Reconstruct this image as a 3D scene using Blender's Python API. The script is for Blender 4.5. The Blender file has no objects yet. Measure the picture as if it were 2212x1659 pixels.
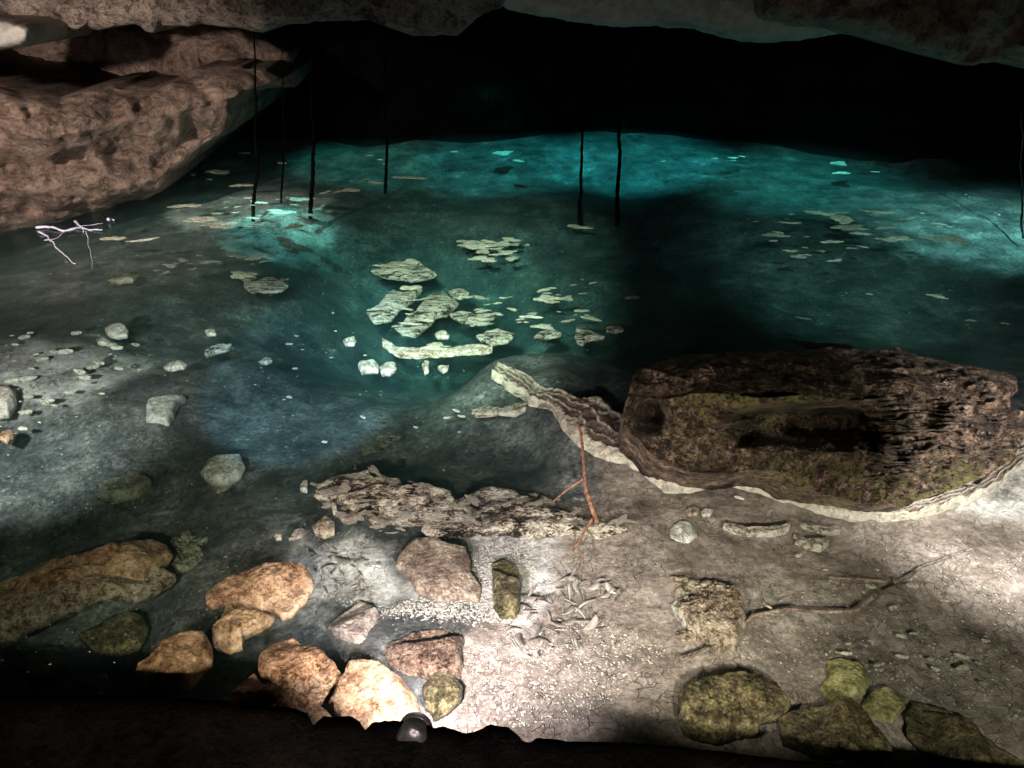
import bpy, math, random
import numpy as np
from mathutils import Vector

random.seed(7)
S = bpy.context.scene
COL = S.collection

# ------------------------------------------------------------------ camera
CAM_H, PITCH, F = 2.5, math.radians(30), 1608.0      # F in units of a 2212 px wide frame
cam_d = bpy.data.cameras.new('camera')
cam = bpy.data.objects.new('camera', cam_d); COL.objects.link(cam)
cam.location = (0, 0, CAM_H); cam.rotation_euler = (math.pi/2 - PITCH, 0, 0)
cam_d.sensor_width = 36; cam_d.lens = 36*F/2212
cam_d.clip_start = 0.02; cam_d.clip_end = 200
S.camera = cam
# ------------------------------------------------------------------ world: a cave, almost no daylight
W = bpy.data.worlds.new('World'); S.world = W; W.use_nodes = True
bg = W.node_tree.nodes['Background']
bg.inputs[0].default_value = (0.5, 0.55, 0.6, 1); bg.inputs[1].default_value = 0.004
S.view_settings.view_transform = 'Standard'; S.view_settings.look = 'None'
S.view_settings.exposure = 0.25; S.view_settings.gamma = 1
S.cycles.max_bounces = 6; S.cycles.transparent_max_bounces = 16
S.cycles.sample_clamp_indirect = 3.0
S.cycles.volume_bounces = 0

def ray(px, py):
    x = (px-1106)/F; y = (829.5-py)/F
    c, s = math.cos(PITCH), math.sin(PITCH)
    return np.array([x, c + y*s, -s + y*c])
def P(px, py, z=0.0):                                # the point of the sight line at height z
    d = ray(px, py); t = (z-CAM_H)/d[2]
    return np.array([d[0]*t, d[1]*t, z])
def PY(px, py, Y):                                   # the point of the sight line at forward distance Y
    d = ray(px, py); t = Y/d[1]
    return np.array([d[0]*t, Y, CAM_H + d[2]*t])
def rays(px, py):
    px = np.asarray(px, float); py = np.asarray(py, float)
    c, s = math.cos(PITCH), math.sin(PITCH)
    x = (px-1106)/F; y = (829.5-py)/F
    return np.stack([x, c+y*s, -s+y*c], -1)

# ------------------------------------------------------------------ lamps
def spot(name, loc, to, power, color, ang, blend=.5, size=.03):
    l = bpy.data.lights.new(name, 'SPOT'); l.energy = power; l.color = color
    l.spot_size = math.radians(ang); l.spot_blend = blend; l.shadow_soft_size = size
    o = bpy.data.objects.new(name, l); COL.objects.link(o); o.location = loc
    o.rotation_euler = (Vector(to)-Vector(loc)).to_track_quat('-Z', 'Y').to_euler()
    return o
def point(name, loc, power, color, size=.06):
    l = bpy.data.lights.new(name, 'POINT'); l.energy = power; l.color = color; l.shadow_soft_size = size
    o = bpy.data.objects.new(name, l); COL.objects.link(o); o.location = loc
    return o
WARM = (1.0, .86, .78); COOL = (.62, .95, .9); TEAL = (.1, .85, .78)
LAMPS = [  # one visible flood, inferred side floods, and added fill spots
 # foreground flood behind the black ledge
 ('S', 'flood_or_fill_light', P(905,1500,.40), P(985,1290,-.1), 120, (1.0,.86,.88), 120, .8, .04),
 # added fill spots below the camera and by the ledge, without fixtures
 ('S', 'flood_or_fill_light', (-.25,-.1,1.75), P(930,1330,0), 380, (1.0,.84,.78), 44, .8, .05),
 ('S', 'flood_or_fill_light', (-.9,-.2,2.0), P(520,1330,0), 240, (1.0,.8,.6), 34, .7, .05),
 ('S', 'flood_or_fill_light', (.5,-.1,1.9), P(1440,1240,0), 320, (1.0,.9,.8), 34, .9, .05),
 ('S', 'flood_or_fill_light', P(1380,1590,.6), P(1660,1000,.1), 60, (1.0,.9,.72), 84, .9, .04),
 ('S', 'flood_or_fill_light', (-1.7,-.2,2.0), P(150,1270,0), 110, (1.0,.85,.6), 50, .9, .05),
 ('S', 'flood_or_fill_light', (1.0,-.1,1.9), P(1850,1330,0), 150, (1.0,.94,.74), 56, .9, .05),
 # off the right edge
 ('S', 'flood_or_fill_light', P(2600,1000,1.0), P(2170,1060,-.05), 210, (1.0,.96,.92), 90, .8, .05),
 # off the left edge
 ('S', 'flood_or_fill_light', P(-320,860,1.0), P(130,820,-.2), 330, (1.0,.94,.9), 66, .9, .05),
 # the left rock wall and the ceiling slab
 ('S', 'flood_or_fill_light', (-4.6,3.2,2.5), PY(190,270,8.2), 1350, (1.0,.81,.7), 56, .8, .1),
 ('S', 'flood_or_fill_light', PY(-300,1900,2.0), PY(560,20,8.0), 900, (1.0,.88,.8), 36, .6, .1),
 # added overhead spots for the pool flakes, plus the bluish beam
 ('S', 'flood_or_fill_light', (-.3,.2,2.9), P(985,625,0), 3500, (.76,1.0,.8), 27, 1, .05),
 ('S', 'flood_or_fill_light', (-1.4,.2,2.9), P(680,800,-.3), 1300, (.5,.8,1.0), 17, .25, .05),
 ('S', 'flood_or_fill_light', (-1.0,.3,3.0), P(450,575,0), 620, (.68,1.0,.8), 22, .8, .05),
 # added spot on the far right flakes
 ('S', 'flood_or_fill_light', (1.2,1.0,3.2), P(1850,510,0), 1150, (.5,1.0,.85), 26, .9, .05),
 ('S', 'flood_or_fill_light', PY(250,160,6.0), PY(300,125,10.0), 14, (1.0,.8,.65), 60, 1, .1),  # added weak spot that lifts the dark recess
 # grey ceiling
 ('S', 'flood_or_fill_light', PY(1700,500,5.0), PY(1300,0,9.0), 5, (.9,1.0,.9), 70, .9, .1),
 ('S', 'flood_or_fill_light', PY(2300,500,4.0), PY(2150,20,9.0), 9, (1.0,.85,.7), 60, .9, .1),
 # added teal spots, hidden overhead, standing in for the underwater glow
 ('S', 'flood_or_fill_light', (1.9,11.2,2.2), (1.9,11.5,0), 400, (.06,.8,.85), 72, .6, .05),
 ('S', 'flood_or_fill_light', (-.1,11.2,2.2), (-.1,11.5,0), 260, (.06,.8,.8), 72, .6, .05),
 ('S', 'flood_or_fill_light', (3.9,10.8,2.3), (4.0,10.6,0), 300, (.08,.85,.8), 76, .9, .05),
 ('S', 'flood_or_fill_light', (-2.2,11.2,2.2), (-2.2,11.3,0), 190, (.08,.85,.7), 60, .9, .05),
 ('S', 'flood_or_fill_light', (5.7,7.0,2.6), (5.6,8.3,0), 1100, (.4,1.0,.95), 56, 1, .05),
 ('S', 'flood_or_fill_light', (-2.75,7.4,2.6), P(590,452,0), 420, (.2,.95,.88), 32, 1, .05),
]
for L in LAMPS:
    (spot if L[0] == 'S' else point)(*L[1:])

# ------------------------------------------------------------------ noise
def _hash(ix, iy, iz, seed):
    h = (ix*374761393 + iy*668265263 + iz*2147483647 + seed*1274126177).astype(np.int64)
    h = (h ^ (h >> 13)) * 1274126177
    h = h & 0x7fffffff
    h = (h ^ (h >> 16)) * 2246822519 & 0x7fffffff
    return (h & 0xffff)/65535.0
def vn(p, seed=0):
    i = np.floor(p).astype(np.int64); f = p-i; u = f*f*(3-2*f)
    r = 0
    for a in (0,1):
        for b in (0,1):
            for c in (0,1):
                w = (u[:,0] if a else 1-u[:,0])*(u[:,1] if b else 1-u[:,1])*(u[:,2] if c else 1-u[:,2])
                r = r + w*_hash(i[:,0]+a, i[:,1]+b, i[:,2]+c, seed)
    return r*2-1
def fbm(p, octv=4, seed=0, gain=.5):
    p = np.asarray(p, float)
    r = 0; a = 1; n = 0
    for k in range(octv):
        r = r + a*vn(p*(2.03**k)+k*17.3, seed+k); n += a; a *= gain
    return r/n

# ------------------------------------------------------------------ materials
def nd(nt, t, **kw):
    n = nt.nodes.new(t)
    for k, v in kw.items():
        if k.startswith('_'): setattr(n, k[1:], v)
        else: n.inputs[k.replace('__', ' ')].default_value = v
    return n
def ramp(nt, fac, stops):
    r = nt.nodes.new('ShaderNodeValToRGB'); e = r.color_ramp.elements
    while len(e) < len(stops): e.new(.5)
    for q, (p, c) in zip(e, stops):
        q.position = p; q.color = (*c, 1) if len(c) == 3 else c
    nt.links.new(fac, r.inputs[0]); return r
def rock_mat(name, dark, mid, light, scale=6, bump=.5, strat=0, rough=.6, pits=0, attr=None, attrcol=None, bdist=.035, pos=(.36,.5,.66)):
    m = bpy.data.materials.new(name); m.use_nodes = True; nt = m.node_tree; L = nt.links.new
    b = nt.nodes['Principled BSDF']; b.inputs['Roughness'].default_value = rough*.75
    b.inputs['Specular IOR Level'].default_value = .35
    tc = nt.nodes.new('ShaderNodeTexCoord')
    mp = nt.nodes.new('ShaderNodeMapping'); L(tc.outputs['Object'], mp.inputs[0])
    if strat: mp.inputs['Scale'].default_value = (1, 1+strat, 1+strat)
    n1 = nd(nt, 'ShaderNodeTexNoise', Scale=scale, Detail=8, Roughness=.65); L(mp.outputs[0], n1.inputs[0])
    n2 = nd(nt, 'ShaderNodeTexNoise', Scale=scale*7, Detail=8, Roughness=.75); L(mp.outputs[0], n2.inputs[0])
    mx = nd(nt, 'ShaderNodeMath', _operation='MULTIPLY_ADD'); L(n2.outputs[0], mx.inputs[0]); mx.inputs[1].default_value = .75
    sb = nd(nt, 'ShaderNodeMath', _operation='MULTIPLY_ADD'); L(n1.outputs[0], sb.inputs[0]); sb.inputs[1].default_value = .8; sb.inputs[2].default_value = -.27
    L(sb.outputs[0], mx.inputs[2])
    r = ramp(nt, mx.outputs[0], list(zip(pos, (dark, mid, light))))
    col = r.outputs[0]
    n3 = nd(nt, 'ShaderNodeTexNoise', Scale=scale*2.6, Detail=7, Roughness=.6); L(mp.outputs[0], n3.inputs[0])
    cv = ramp(nt, n3.outputs[0], [(.40-.0*pits, (.12,.1,.09)), (.455+.02*pits, (1,1,1))])
    n4 = nd(nt, 'ShaderNodeTexNoise', Scale=scale*11, Detail=5, Roughness=.7); L(mp.outputs[0], n4.inputs[0])
    cw = ramp(nt, n4.outputs[0], [(.38, (.25,.22,.2)), (.46, (1,1,1))])
    cm = nt.nodes.new('ShaderNodeMix'); cm.data_type = 'RGBA'; cm.blend_type = 'MULTIPLY'; cm.inputs[0].default_value = min(1, .25+pits)
    L(cv.outputs[0], cm.inputs[6]); L(cw.outputs[0], cm.inputs[7])
    if attr:
        at = nt.nodes.new('ShaderNodeAttribute'); at.attribute_name = attr
        mm = nt.nodes.new('ShaderNodeMix'); mm.data_type = 'RGBA'
        mult = nt.nodes.new('ShaderNodeMix'); mult.data_type = 'RGBA'; mult.blend_type = 'MULTIPLY'; mult.inputs[0].default_value = .5
        g = ramp(nt, mx.outputs[0], [(.34, (.35,.33,.3)), (.52, (.75,.73,.7)), (.68, (1,1,1))])
        mult.inputs[6].default_value = (*attrcol, 1); L(g.outputs[0], mult.inputs[7])
        L(at.outputs['Fac'], mm.inputs[0]); L(col, mm.inputs[6]); L(mult.outputs[2], mm.inputs[7]); col = mm.outputs[2]
    cc = nt.nodes.new('ShaderNodeMix'); cc.data_type = 'RGBA'; cc.blend_type = 'MULTIPLY'; cc.inputs[0].default_value = min(1, .3+pits)
    L(col, cc.inputs[6]); L(cm.outputs[2], cc.inputs[7]); L(cc.outputs[2], b.inputs['Base Color'])
    vo = nd(nt, 'ShaderNodeTexVoronoi', Scale=scale*3.2); L(mp.outputs[0], vo.inputs[0])
    h = nd(nt, 'ShaderNodeMath', _operation='MULTIPLY_ADD'); L(vo.outputs[0], h.inputs[0]); h.inputs[1].default_value = .25; L(mx.outputs[0], h.inputs[2])
    h2 = nd(nt, 'ShaderNodeMath', _operation='MULTIPLY_ADD'); L(cm.outputs[2], h2.inputs[0]); h2.inputs[1].default_value = .25+.5*pits; L(h.outputs[0], h2.inputs[2]); h = h2
    bp = nd(nt, 'ShaderNodeBump', Strength=bump, Distance=bdist); L(h.outputs[0], bp.inputs['Height']); L(bp.outputs[0], b.inputs['Normal'])
    return m
M = {}
M['wall'] = rock_mat('cave_wall_rock', (.1,.07,.055), (.27,.2,.16), (.42,.32,.26), 2.6, 1, .1, .8, .15, bdist=.1)
M['ceil'] = rock_mat('ceiling_rock', (.12,.09,.07), (.33,.27,.23), (.5,.43,.37), 4, 1, .1, .8, .4, bdist=.12)
M['grey'] = rock_mat('smooth_grey_rock', (.16,.16,.14), (.24,.24,.22), (.3,.3,.27), 1.2, .3, 0, .8, bdist=.05)
M['ledge'] = rock_mat('shaded_ledge_rock', (.001,.001,.001), (.0025,.002,.0015), (.007,.005,.004), 6, .8, 0, .7, .2, bdist=.04)  # near-black base colour carries the ledge's shade, whatever the lamps do
M['back'] = rock_mat('shaded_far_rock', (.0004,.0004,.0003), (.0013,.0012,.001), (.004,.0035,.003), 2, .7, 0, .8, .2, bdist=.06)  # far wall's darkness put into the base colour against teal lamp spill
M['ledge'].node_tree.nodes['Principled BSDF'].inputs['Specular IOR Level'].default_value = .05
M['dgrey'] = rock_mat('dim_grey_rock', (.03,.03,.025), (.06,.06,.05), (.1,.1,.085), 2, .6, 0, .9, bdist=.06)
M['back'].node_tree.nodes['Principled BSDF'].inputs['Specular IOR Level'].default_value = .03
M['dark'] = rock_mat('dark_wet_rock', (.015,.012,.01), (.05,.042,.035), (.1,.085,.07), 3, .7, 0, .6, .2, bdist=.04)
M['block'] = rock_mat('reflected_mossy_rock', (.006,.004,.003), (.09,.058,.038), (.62,.44,.32), 16, 1, .1, .6, .6, 'moss', (.3,.27,.11), bdist=.05)
M['tan'] = rock_mat('tan_limestone', (.16,.08,.04), (.5,.34,.2), (.78,.6,.4), 8, .9, 0, .55, .2)
M['orange'] = rock_mat('orange_limestone', (.14,.07,.035), (.5,.31,.17), (.8,.6,.38), 9, 1, .2, .5, .4)
M['spot'] = rock_mat('stained_limestone', (.08,.03,.015), (.42,.28,.15), (.75,.6,.4), 5, .8, 0, .5, .2)
M['brown'] = rock_mat('brown_rough_rock', (.07,.045,.035), (.32,.21,.15), (.6,.44,.32), 12, 1, 0, .35, .5)
M['slab'] = rock_mat('flat_brown_slab', (.1,.07,.055), (.27,.2,.15), (.62,.52,.4), 9, .6, 0, .4, .1)
M['greys'] = rock_mat('grey_slate_stone', (.12,.1,.09), (.36,.29,.25), (.62,.54,.48), 7, .6, 0, .4, .1)
M['moss'] = rock_mat('mossy_stone', (.02,.018,.01), (.13,.11,.055), (.4,.34,.17), 8, .9, 0, .5, .3)
M['yellow'] = rock_mat('yellow_green_stone', (.13,.12,.04), (.34,.32,.13), (.55,.52,.32), 6, .6, 0, .55, .1)
M['pit'] = rock_mat('pitted_limestone', (.1,.065,.04), (.6,.48,.34), (.95,.85,.66), 12, 1, 0, .6, .35)
M['pale'] = rock_mat('pale_limestone', (.28,.27,.22), (.55,.54,.46), (.85,.84,.76), 10, .7, 0, .5, .1)
M['dim'] = rock_mat('submerged_olive_stone', (.06,.06,.04), (.2,.2,.14), (.4,.4,.3), 6, .5, 0, .6)
M['crust'] = rock_mat('calcite_crust', (.2,.17,.12), (.62,.56,.42), (.95,.92,.8), 11, 1, .8, .5, .2, pos=(.4,.47,.56))
M['layer'] = rock_mat('layered_pale_rock', (.015,.022,.018), (.6,.63,.48), (1,1,.85), 8, 1, 2.2, .5, .1, bdist=.05, pos=(.45,.49,.54))
M['terr'] = rock_mat('crusted_terrace_rock', (.02,.016,.012), (.48,.37,.27), (1,.92,.74), 8, 1, .7, .4, .3, bdist=.05, pos=(.45,.5,.56))
M['rim'] = rock_mat('rim_rock', (.12,.08,.06), (.27,.2,.16), (.45,.36,.3), 12, 1, 0, .45, .0, 'edge', (1,.92,.76))
M['flake'] = rock_mat('calcite_flake', (.3,.34,.25), (.68,.72,.56), (.95,.96,.82), 3, .6, 0, .6)
def vary(m, lo, hi):
    nt = m.node_tree; b = nt.nodes['Principled BSDF']; src = b.inputs['Base Color'].links[0].from_socket
    oi = nt.nodes.new('ShaderNodeObjectInfo'); mr = nt.nodes.new('ShaderNodeMapRange'); mr.inputs[3].default_value = lo; mr.inputs[4].default_value = hi
    nt.links.new(oi.outputs['Random'], mr.inputs[0])
    hs = nt.nodes.new('ShaderNodeHueSaturation'); nt.links.new(mr.outputs[0], hs.inputs['Value']); nt.links.new(src, hs.inputs['Color']); nt.links.new(hs.outputs[0], b.inputs['Base Color'])
vary(M['flake'], .6, 1.15)
M['leaf'] = rock_mat('drowned_leaf', (.08,.06,.05), (.28,.24,.21), (.65,.6,.55), 25, .3, 0, .4)
vary(M['leaf'], .45, 1.7)
M['bark'] = rock_mat('twig_bark', (.05,.025,.015), (.2,.1,.06), (.4,.23,.15), 40, .5, 0, .6)
M['rootm'] = rock_mat('silhouette_root_bark', (.001,.001,.001), (.003,.0025,.002), (.006,.005,.004), 20, .5, 0, 1)  # near-black colour keeps the roots as unlit silhouettes under the lamps
M['rootm'].node_tree.nodes['Principled BSDF'].inputs['Specular IOR Level'].default_value = 0
M['grit'] = rock_mat('grit', (.3,.27,.22), (.5,.46,.4), (.8,.76,.68), 60, .2)
M['refl'] = rock_mat('pale_reflection', (.4,.42,.6), (.6,.62,.8), (.8,.82,.95), 30, .2, 0, .5)
M['metal'] = rock_mat('black_lamp_housing', (.01,.01,.01), (.02,.02,.02), (.035,.033,.03), 30, .1, 0, .35)

def bed_mat():
    m = bpy.data.materials.new('silt_bed'); m.use_nodes = True; nt = m.node_tree; L = nt.links.new
    b = nt.nodes['Principled BSDF']; b.inputs['Roughness'].default_value = .3
    b.inputs['Specular IOR Level'].default_value = .5
    tc = nt.nodes.new('ShaderNodeTexCoord'); O = tc.outputs['Object']
    n1 = nd(nt, 'ShaderNodeTexNoise', Scale=3, Detail=9, Roughness=.7); L(O, n1.inputs[0])
    n2 = nd(nt, 'ShaderNodeTexNoise', Scale=34, Detail=6, Roughness=.75); L(O, n2.inputs[0])
    s = nd(nt, 'ShaderNodeMath', _operation='MULTIPLY_ADD'); L(n2.outputs[0], s.inputs[0]); s.inputs[1].default_value = .6; 
    s0 = nd(nt, 'ShaderNodeMath', _operation='MULTIPLY_ADD'); L(n1.outputs[0], s0.inputs[0]); s0.inputs[1].default_value = .8; s0.inputs[2].default_value = -.2
    L(s0.outputs[0], s.inputs[2])
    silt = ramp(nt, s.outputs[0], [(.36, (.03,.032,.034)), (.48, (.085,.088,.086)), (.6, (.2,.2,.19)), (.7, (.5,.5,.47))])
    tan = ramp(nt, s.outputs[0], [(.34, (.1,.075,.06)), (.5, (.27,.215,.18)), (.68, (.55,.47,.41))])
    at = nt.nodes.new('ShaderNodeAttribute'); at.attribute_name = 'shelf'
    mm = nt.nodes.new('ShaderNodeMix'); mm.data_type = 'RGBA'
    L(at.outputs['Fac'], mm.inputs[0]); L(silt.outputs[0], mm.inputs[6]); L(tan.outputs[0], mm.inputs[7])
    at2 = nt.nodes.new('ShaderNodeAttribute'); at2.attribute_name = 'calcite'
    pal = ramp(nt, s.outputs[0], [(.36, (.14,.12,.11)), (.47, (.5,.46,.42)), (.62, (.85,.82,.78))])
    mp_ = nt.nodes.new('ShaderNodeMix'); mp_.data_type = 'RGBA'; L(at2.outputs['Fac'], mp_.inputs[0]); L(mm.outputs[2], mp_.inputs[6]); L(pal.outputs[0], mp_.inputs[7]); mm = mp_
    # worm trails: thin wandering dark lines
    dn = nd(nt, 'ShaderNodeTexNoise', Scale=5, Detail=3); L(O, dn.inputs[0])
    ad = nt.nodes.new('ShaderNodeVectorMath'); ad.operation = 'MULTIPLY_ADD'; L(dn.outputs['Color'], ad.inputs[0]); ad.inputs[1].default_value = (.35,.35,.35); L(O, ad.inputs[2])
    v = nd(nt, 'ShaderNodeTexVoronoi', Scale=17); v.feature = 'DISTANCE_TO_EDGE'; L(ad.outputs[0], v.inputs[0])
    ln = ramp(nt, v.outputs[0], [(0, (0,0,0)), (.035, (1,1,1))])
    mk = nd(nt, 'ShaderNodeTexNoise', Scale=9, Detail=2); L(O, mk.inputs[0])
    mr = ramp(nt, mk.outputs[0], [(.46, (1,1,1)), (.56, (0,0,0))])
    mxl = nt.nodes.new('ShaderNodeMath'); mxl.operation = 'MAXIMUM'; L(ln.outputs[0], mxl.inputs[0]); L(mr.outputs[0], mxl.inputs[1])
    # pale chips
    vc = nd(nt, 'ShaderNodeTexVoronoi', Scale=26); L(O, vc.inputs[0])
    cr = ramp(nt, vc.outputs[0], [(.12, (1,1,1)), (.17, (0,0,0))])
    mk2 = nd(nt, 'ShaderNodeTexNoise', Scale=7, Detail=4); L(O, mk2.inputs[0])
    mr2 = ramp(nt, mk2.outputs[0], [(.5, (0,0,0)), (.62, (1,1,1))])
    cm = nt.nodes.new('ShaderNodeMath'); cm.operation = 'MULTIPLY'; L(cr.outputs[0], cm.inputs[0]); L(mr2.outputs[0], cm.inputs[1])
    m2 = nt.nodes.new('ShaderNodeMix'); m2.data_type = 'RGBA'; L(cm.outputs[0], m2.inputs[0]); L(mm.outputs[2], m2.inputs[6]); m2.inputs[7].default_value = (.5,.48,.4,1)
    m3 = nt.nodes.new('ShaderNodeMix'); m3.data_type = 'RGBA'; m3.blend_type = 'MULTIPLY'; m3.inputs[0].default_value = .4
    L(m2.outputs[2], m3.inputs[6]); L(mxl.outputs[0], m3.inputs[7])
    L(m3.outputs[2], b.inputs['Base Color'])
    h = nt.nodes.new('ShaderNodeMath'); h.operation = 'MULTIPLY_ADD'; L(mxl.outputs[0], h.inputs[0]); h.inputs[1].default_value = .3; L(s.outputs[0], h.inputs[2])
    bp = nd(nt, 'ShaderNodeBump', Strength=1, Distance=.02); L(h.outputs[0], bp.inputs['Height']); L(bp.outputs[0], b.inputs['Normal'])
    return m
M['bed'] = bed_mat()

def water_mat():
    m = bpy.data.materials.new('clear_cave_water'); m.use_nodes = True; nt = m.node_tree; L = nt.links.new
    nt.nodes.remove(nt.nodes['Principled BSDF']); out = nt.nodes['Material Output']
    tr = nt.nodes.new('ShaderNodeBsdfTransparent'); gl = nt.nodes.new('ShaderNodeBsdfGlossy')
    gl.inputs['Roughness'].default_value = .03
    fr = nt.nodes.new('ShaderNodeFresnel'); fr.inputs[0].default_value = 1.33
    mx = nt.nodes.new('ShaderNodeMixShader'); ge = nt.nodes.new('ShaderNodeNewGeometry')   # seen from below, straight-through light meets no mirror
    iv = nd(nt, 'ShaderNodeMath', _operation='SUBTRACT'); iv.inputs[0].default_value = 1; L(ge.outputs['Backfacing'], iv.inputs[1])
    fm = nt.nodes.new('ShaderNodeMath'); fm.operation = 'MULTIPLY'; L(fr.outputs[0], fm.inputs[0]); L(iv.outputs[0], fm.inputs[1])
    L(fm.outputs[0], mx.inputs[0]); L(tr.outputs[0], mx.inputs[1]); L(gl.outputs[0], mx.inputs[2])
    tc = nt.nodes.new('ShaderNodeTexCoord')
    n = nd(nt, 'ShaderNodeTexNoise', Scale=9, Detail=5, Roughness=.6); L(tc.outputs['Object'], n.inputs[0])
    bp = nd(nt, 'ShaderNodeBump', Strength=.35, Distance=.02); L(n.outputs[0], bp.inputs['Height'])
    L(bp.outputs[0], gl.inputs['Normal'])
    L(mx.outputs[0], out.inputs['Surface'])
    ab = nt.nodes.new('ShaderNodeVolumeAbsorption'); ab.inputs['Color'].default_value = (.18,.78,.74,1); ab.inputs['Density'].default_value = .4
    sc = nt.nodes.new('ShaderNodeVolumeScatter'); sc.inputs['Color'].default_value = (.5,.95,.95,1); sc.inputs['Density'].default_value = .045
    av = nt.nodes.new('ShaderNodeAddShader'); L(ab.outputs[0], av.inputs[0]); L(sc.outputs[0], av.inputs[1]); L(av.outputs[0], out.inputs['Volume'])
    return m
M['water'] = water_mat()

# ------------------------------------------------------------------ mesh helpers
def link(name, verts, faces, mat, parent=None, smooth=True, origin=None, attrs=None):
    verts = np.asarray(verts, float)
    o0 = np.array([verts[:,0].mean(), verts[:,1].mean(), verts[:,2].min()]) if origin is None else np.asarray(origin, float)
    me = bpy.data.meshes.new(name); me.from_pydata((verts-o0).tolist(), [], [list(f) for f in faces]); me.update()
    if smooth: me.polygons.foreach_set('use_smooth', [True]*len(me.polygons))
    if attrs:
        for k, v in attrs.items():
            a = me.attributes.new(k, 'FLOAT', 'POINT'); a.data.foreach_set('value', np.asarray(v, np.float32))
    me.materials.append(M[mat])
    o = bpy.data.objects.new(name, me); COL.objects.link(o)
    if parent is not None: o.parent = parent; o.location = Vector(o0)-parent.location
    else: o.location = o0
    return o
def tag(o, label, cat, group=None, kind=None):
    if label: o['label'] = label
    if cat: o['category'] = cat
    if group: o['group'] = group
    if kind: o['kind'] = kind
    return o
def struct(o): o['kind'] = 'structure'; return o
def grid_faces(nu, nv, wrap=False):
    i = np.arange(nu*nv).reshape(nv, nu)
    if wrap: j = np.roll(i, -1, 1); return np.stack([i[:-1], j[:-1], j[1:], i[1:]], -1).reshape(-1, 4).tolist()
    return np.stack([i[:-1,:-1], i[:-1,1:], i[1:,1:], i[1:,:-1]], -1).reshape(-1, 4).tolist()
def resample(pts, n, closed=True, jag=0, seed=0):
    p = np.asarray(pts, float)
    if closed: p = np.vstack([p, p[:1]])
    d = np.r_[0, np.cumsum(np.hypot(*np.diff(p, axis=0).T))]
    t = np.linspace(0, d[-1], n, endpoint=not closed)
    q = np.stack([np.interp(t, d, p[:,0]), np.interp(t, d, p[:,1])], 1)
    if jag:
        s = jag*d[-1]*.02
        a = np.stack([q[:,0]/(s*6), q[:,1]/(s*6), np.zeros(n)], 1)
        q[:,0] += s*fbm(a, 4, seed+5, .65); q[:,1] += s*fbm(a, 4, seed+9, .65)
    return q
def Z(view, pts):                                    # zoom-view coordinates -> 2212 frame
    ox, oy = {'A':(0,0),'B':(1300,0),'C':(2632,0),'D':(0,1000),'E':(1300,1000),'F':(2632,1000),'G':(0,1974),'H':(1100,1974),'I':(2632,1974)}[view]
    return [(ox/1.8228+u*.34722, oy/1.8228+v*.34722) for u, v in pts]

SEED = [100]
def rock_mesh(outline, zb, h, mat='', n=120, rings=30, jag=.7, facets=8, rough=.07, seed=None, slope=1.0, strat=0):
    if seed is None: SEED[0] += 1; seed = SEED[0]
    rnd = random.Random(seed)
    q = resample(outline, n, True, jag, seed)
    h = h*(.32 if mat == 'layer' else .8); zc = zb + h*.6
    w = np.array([P(x, y, zc) for x, y in q])
    c = w[:, :2].mean(0); rel = w[:, :2]-c
    R = np.sqrt((rel**2).sum(1)).mean()
    pl = []
    for k in range(facets):
        a = rnd.uniform(0, 6.283); pl.append((math.cos(a), math.sin(a), rnd.choice([.25,.7,1.3,2.2])*slope, rnd.uniform(.1, .75)))
    h = min(h, .45*R); V = []
    ts = np.linspace(0, 1, rings)**.8
    for t in ts:
        t = max(t, .01)
        xy = rel*t
        z = np.full(n, float(h))
        for ax, ay, s, b in pl:
            z = np.minimum(z, h*(1 - s*((ax*xy[:,0]+ay*xy[:,1])/R-b)))
        z = np.maximum(z, h*.25)*(1-t**14)**.5 if t < 1 else z*0
        V.append(np.stack([xy[:,0]+c[0], xy[:,1]+c[1], zb+np.maximum(z, 0)], 1))
    V = np.concatenate(V)
    tt = np.repeat(ts, n)
    sc = 2.2/R
    amp = rough*min(h*1.6, R)
    V[:,2] += amp*(fbm(V*sc*1.2, 3, seed, .5)*.6+(.4-np.abs(fbm(V*sc*2.8, 4, seed+7, .6))*2.2)*.9)*(1-tt**10)
    if strat:
        u = V[:,1]*strat + .8*fbm(V*3, 3, seed+31)
        V[:,2] += h*.35*(np.abs((u % 1)-.5)*2-.5)*(1-tt**6)
    e = amp*.5*np.stack([fbm(V*sc*3, 3, seed+1), fbm(V*sc*3, 3, seed+2)], 1)*(tt**2)[:,None]
    V[:, :2] += e
    dn = V[-n:].copy(); dn[:,2] = zb-.02-h*.25; cc = np.r_[c, 0]
    dn[:, :2] = c+(dn[:, :2]-c)*.93
    V = np.vstack([V, dn]); nr = rings+1
    F_ = grid_faces(n, nr, True)
    F_.append(list(range(n))[::-1]); F_.append(list(range(nr*n-n, nr*n)))
    return V, F_
def rock(name, outline, zb, h, mat, label, cat='rock', group=None, **kw):
    V, F_ = rock_mesh(outline, zb, h, mat, **kw)
    return tag(link(name, V, F_, mat), label, cat, group)

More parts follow.
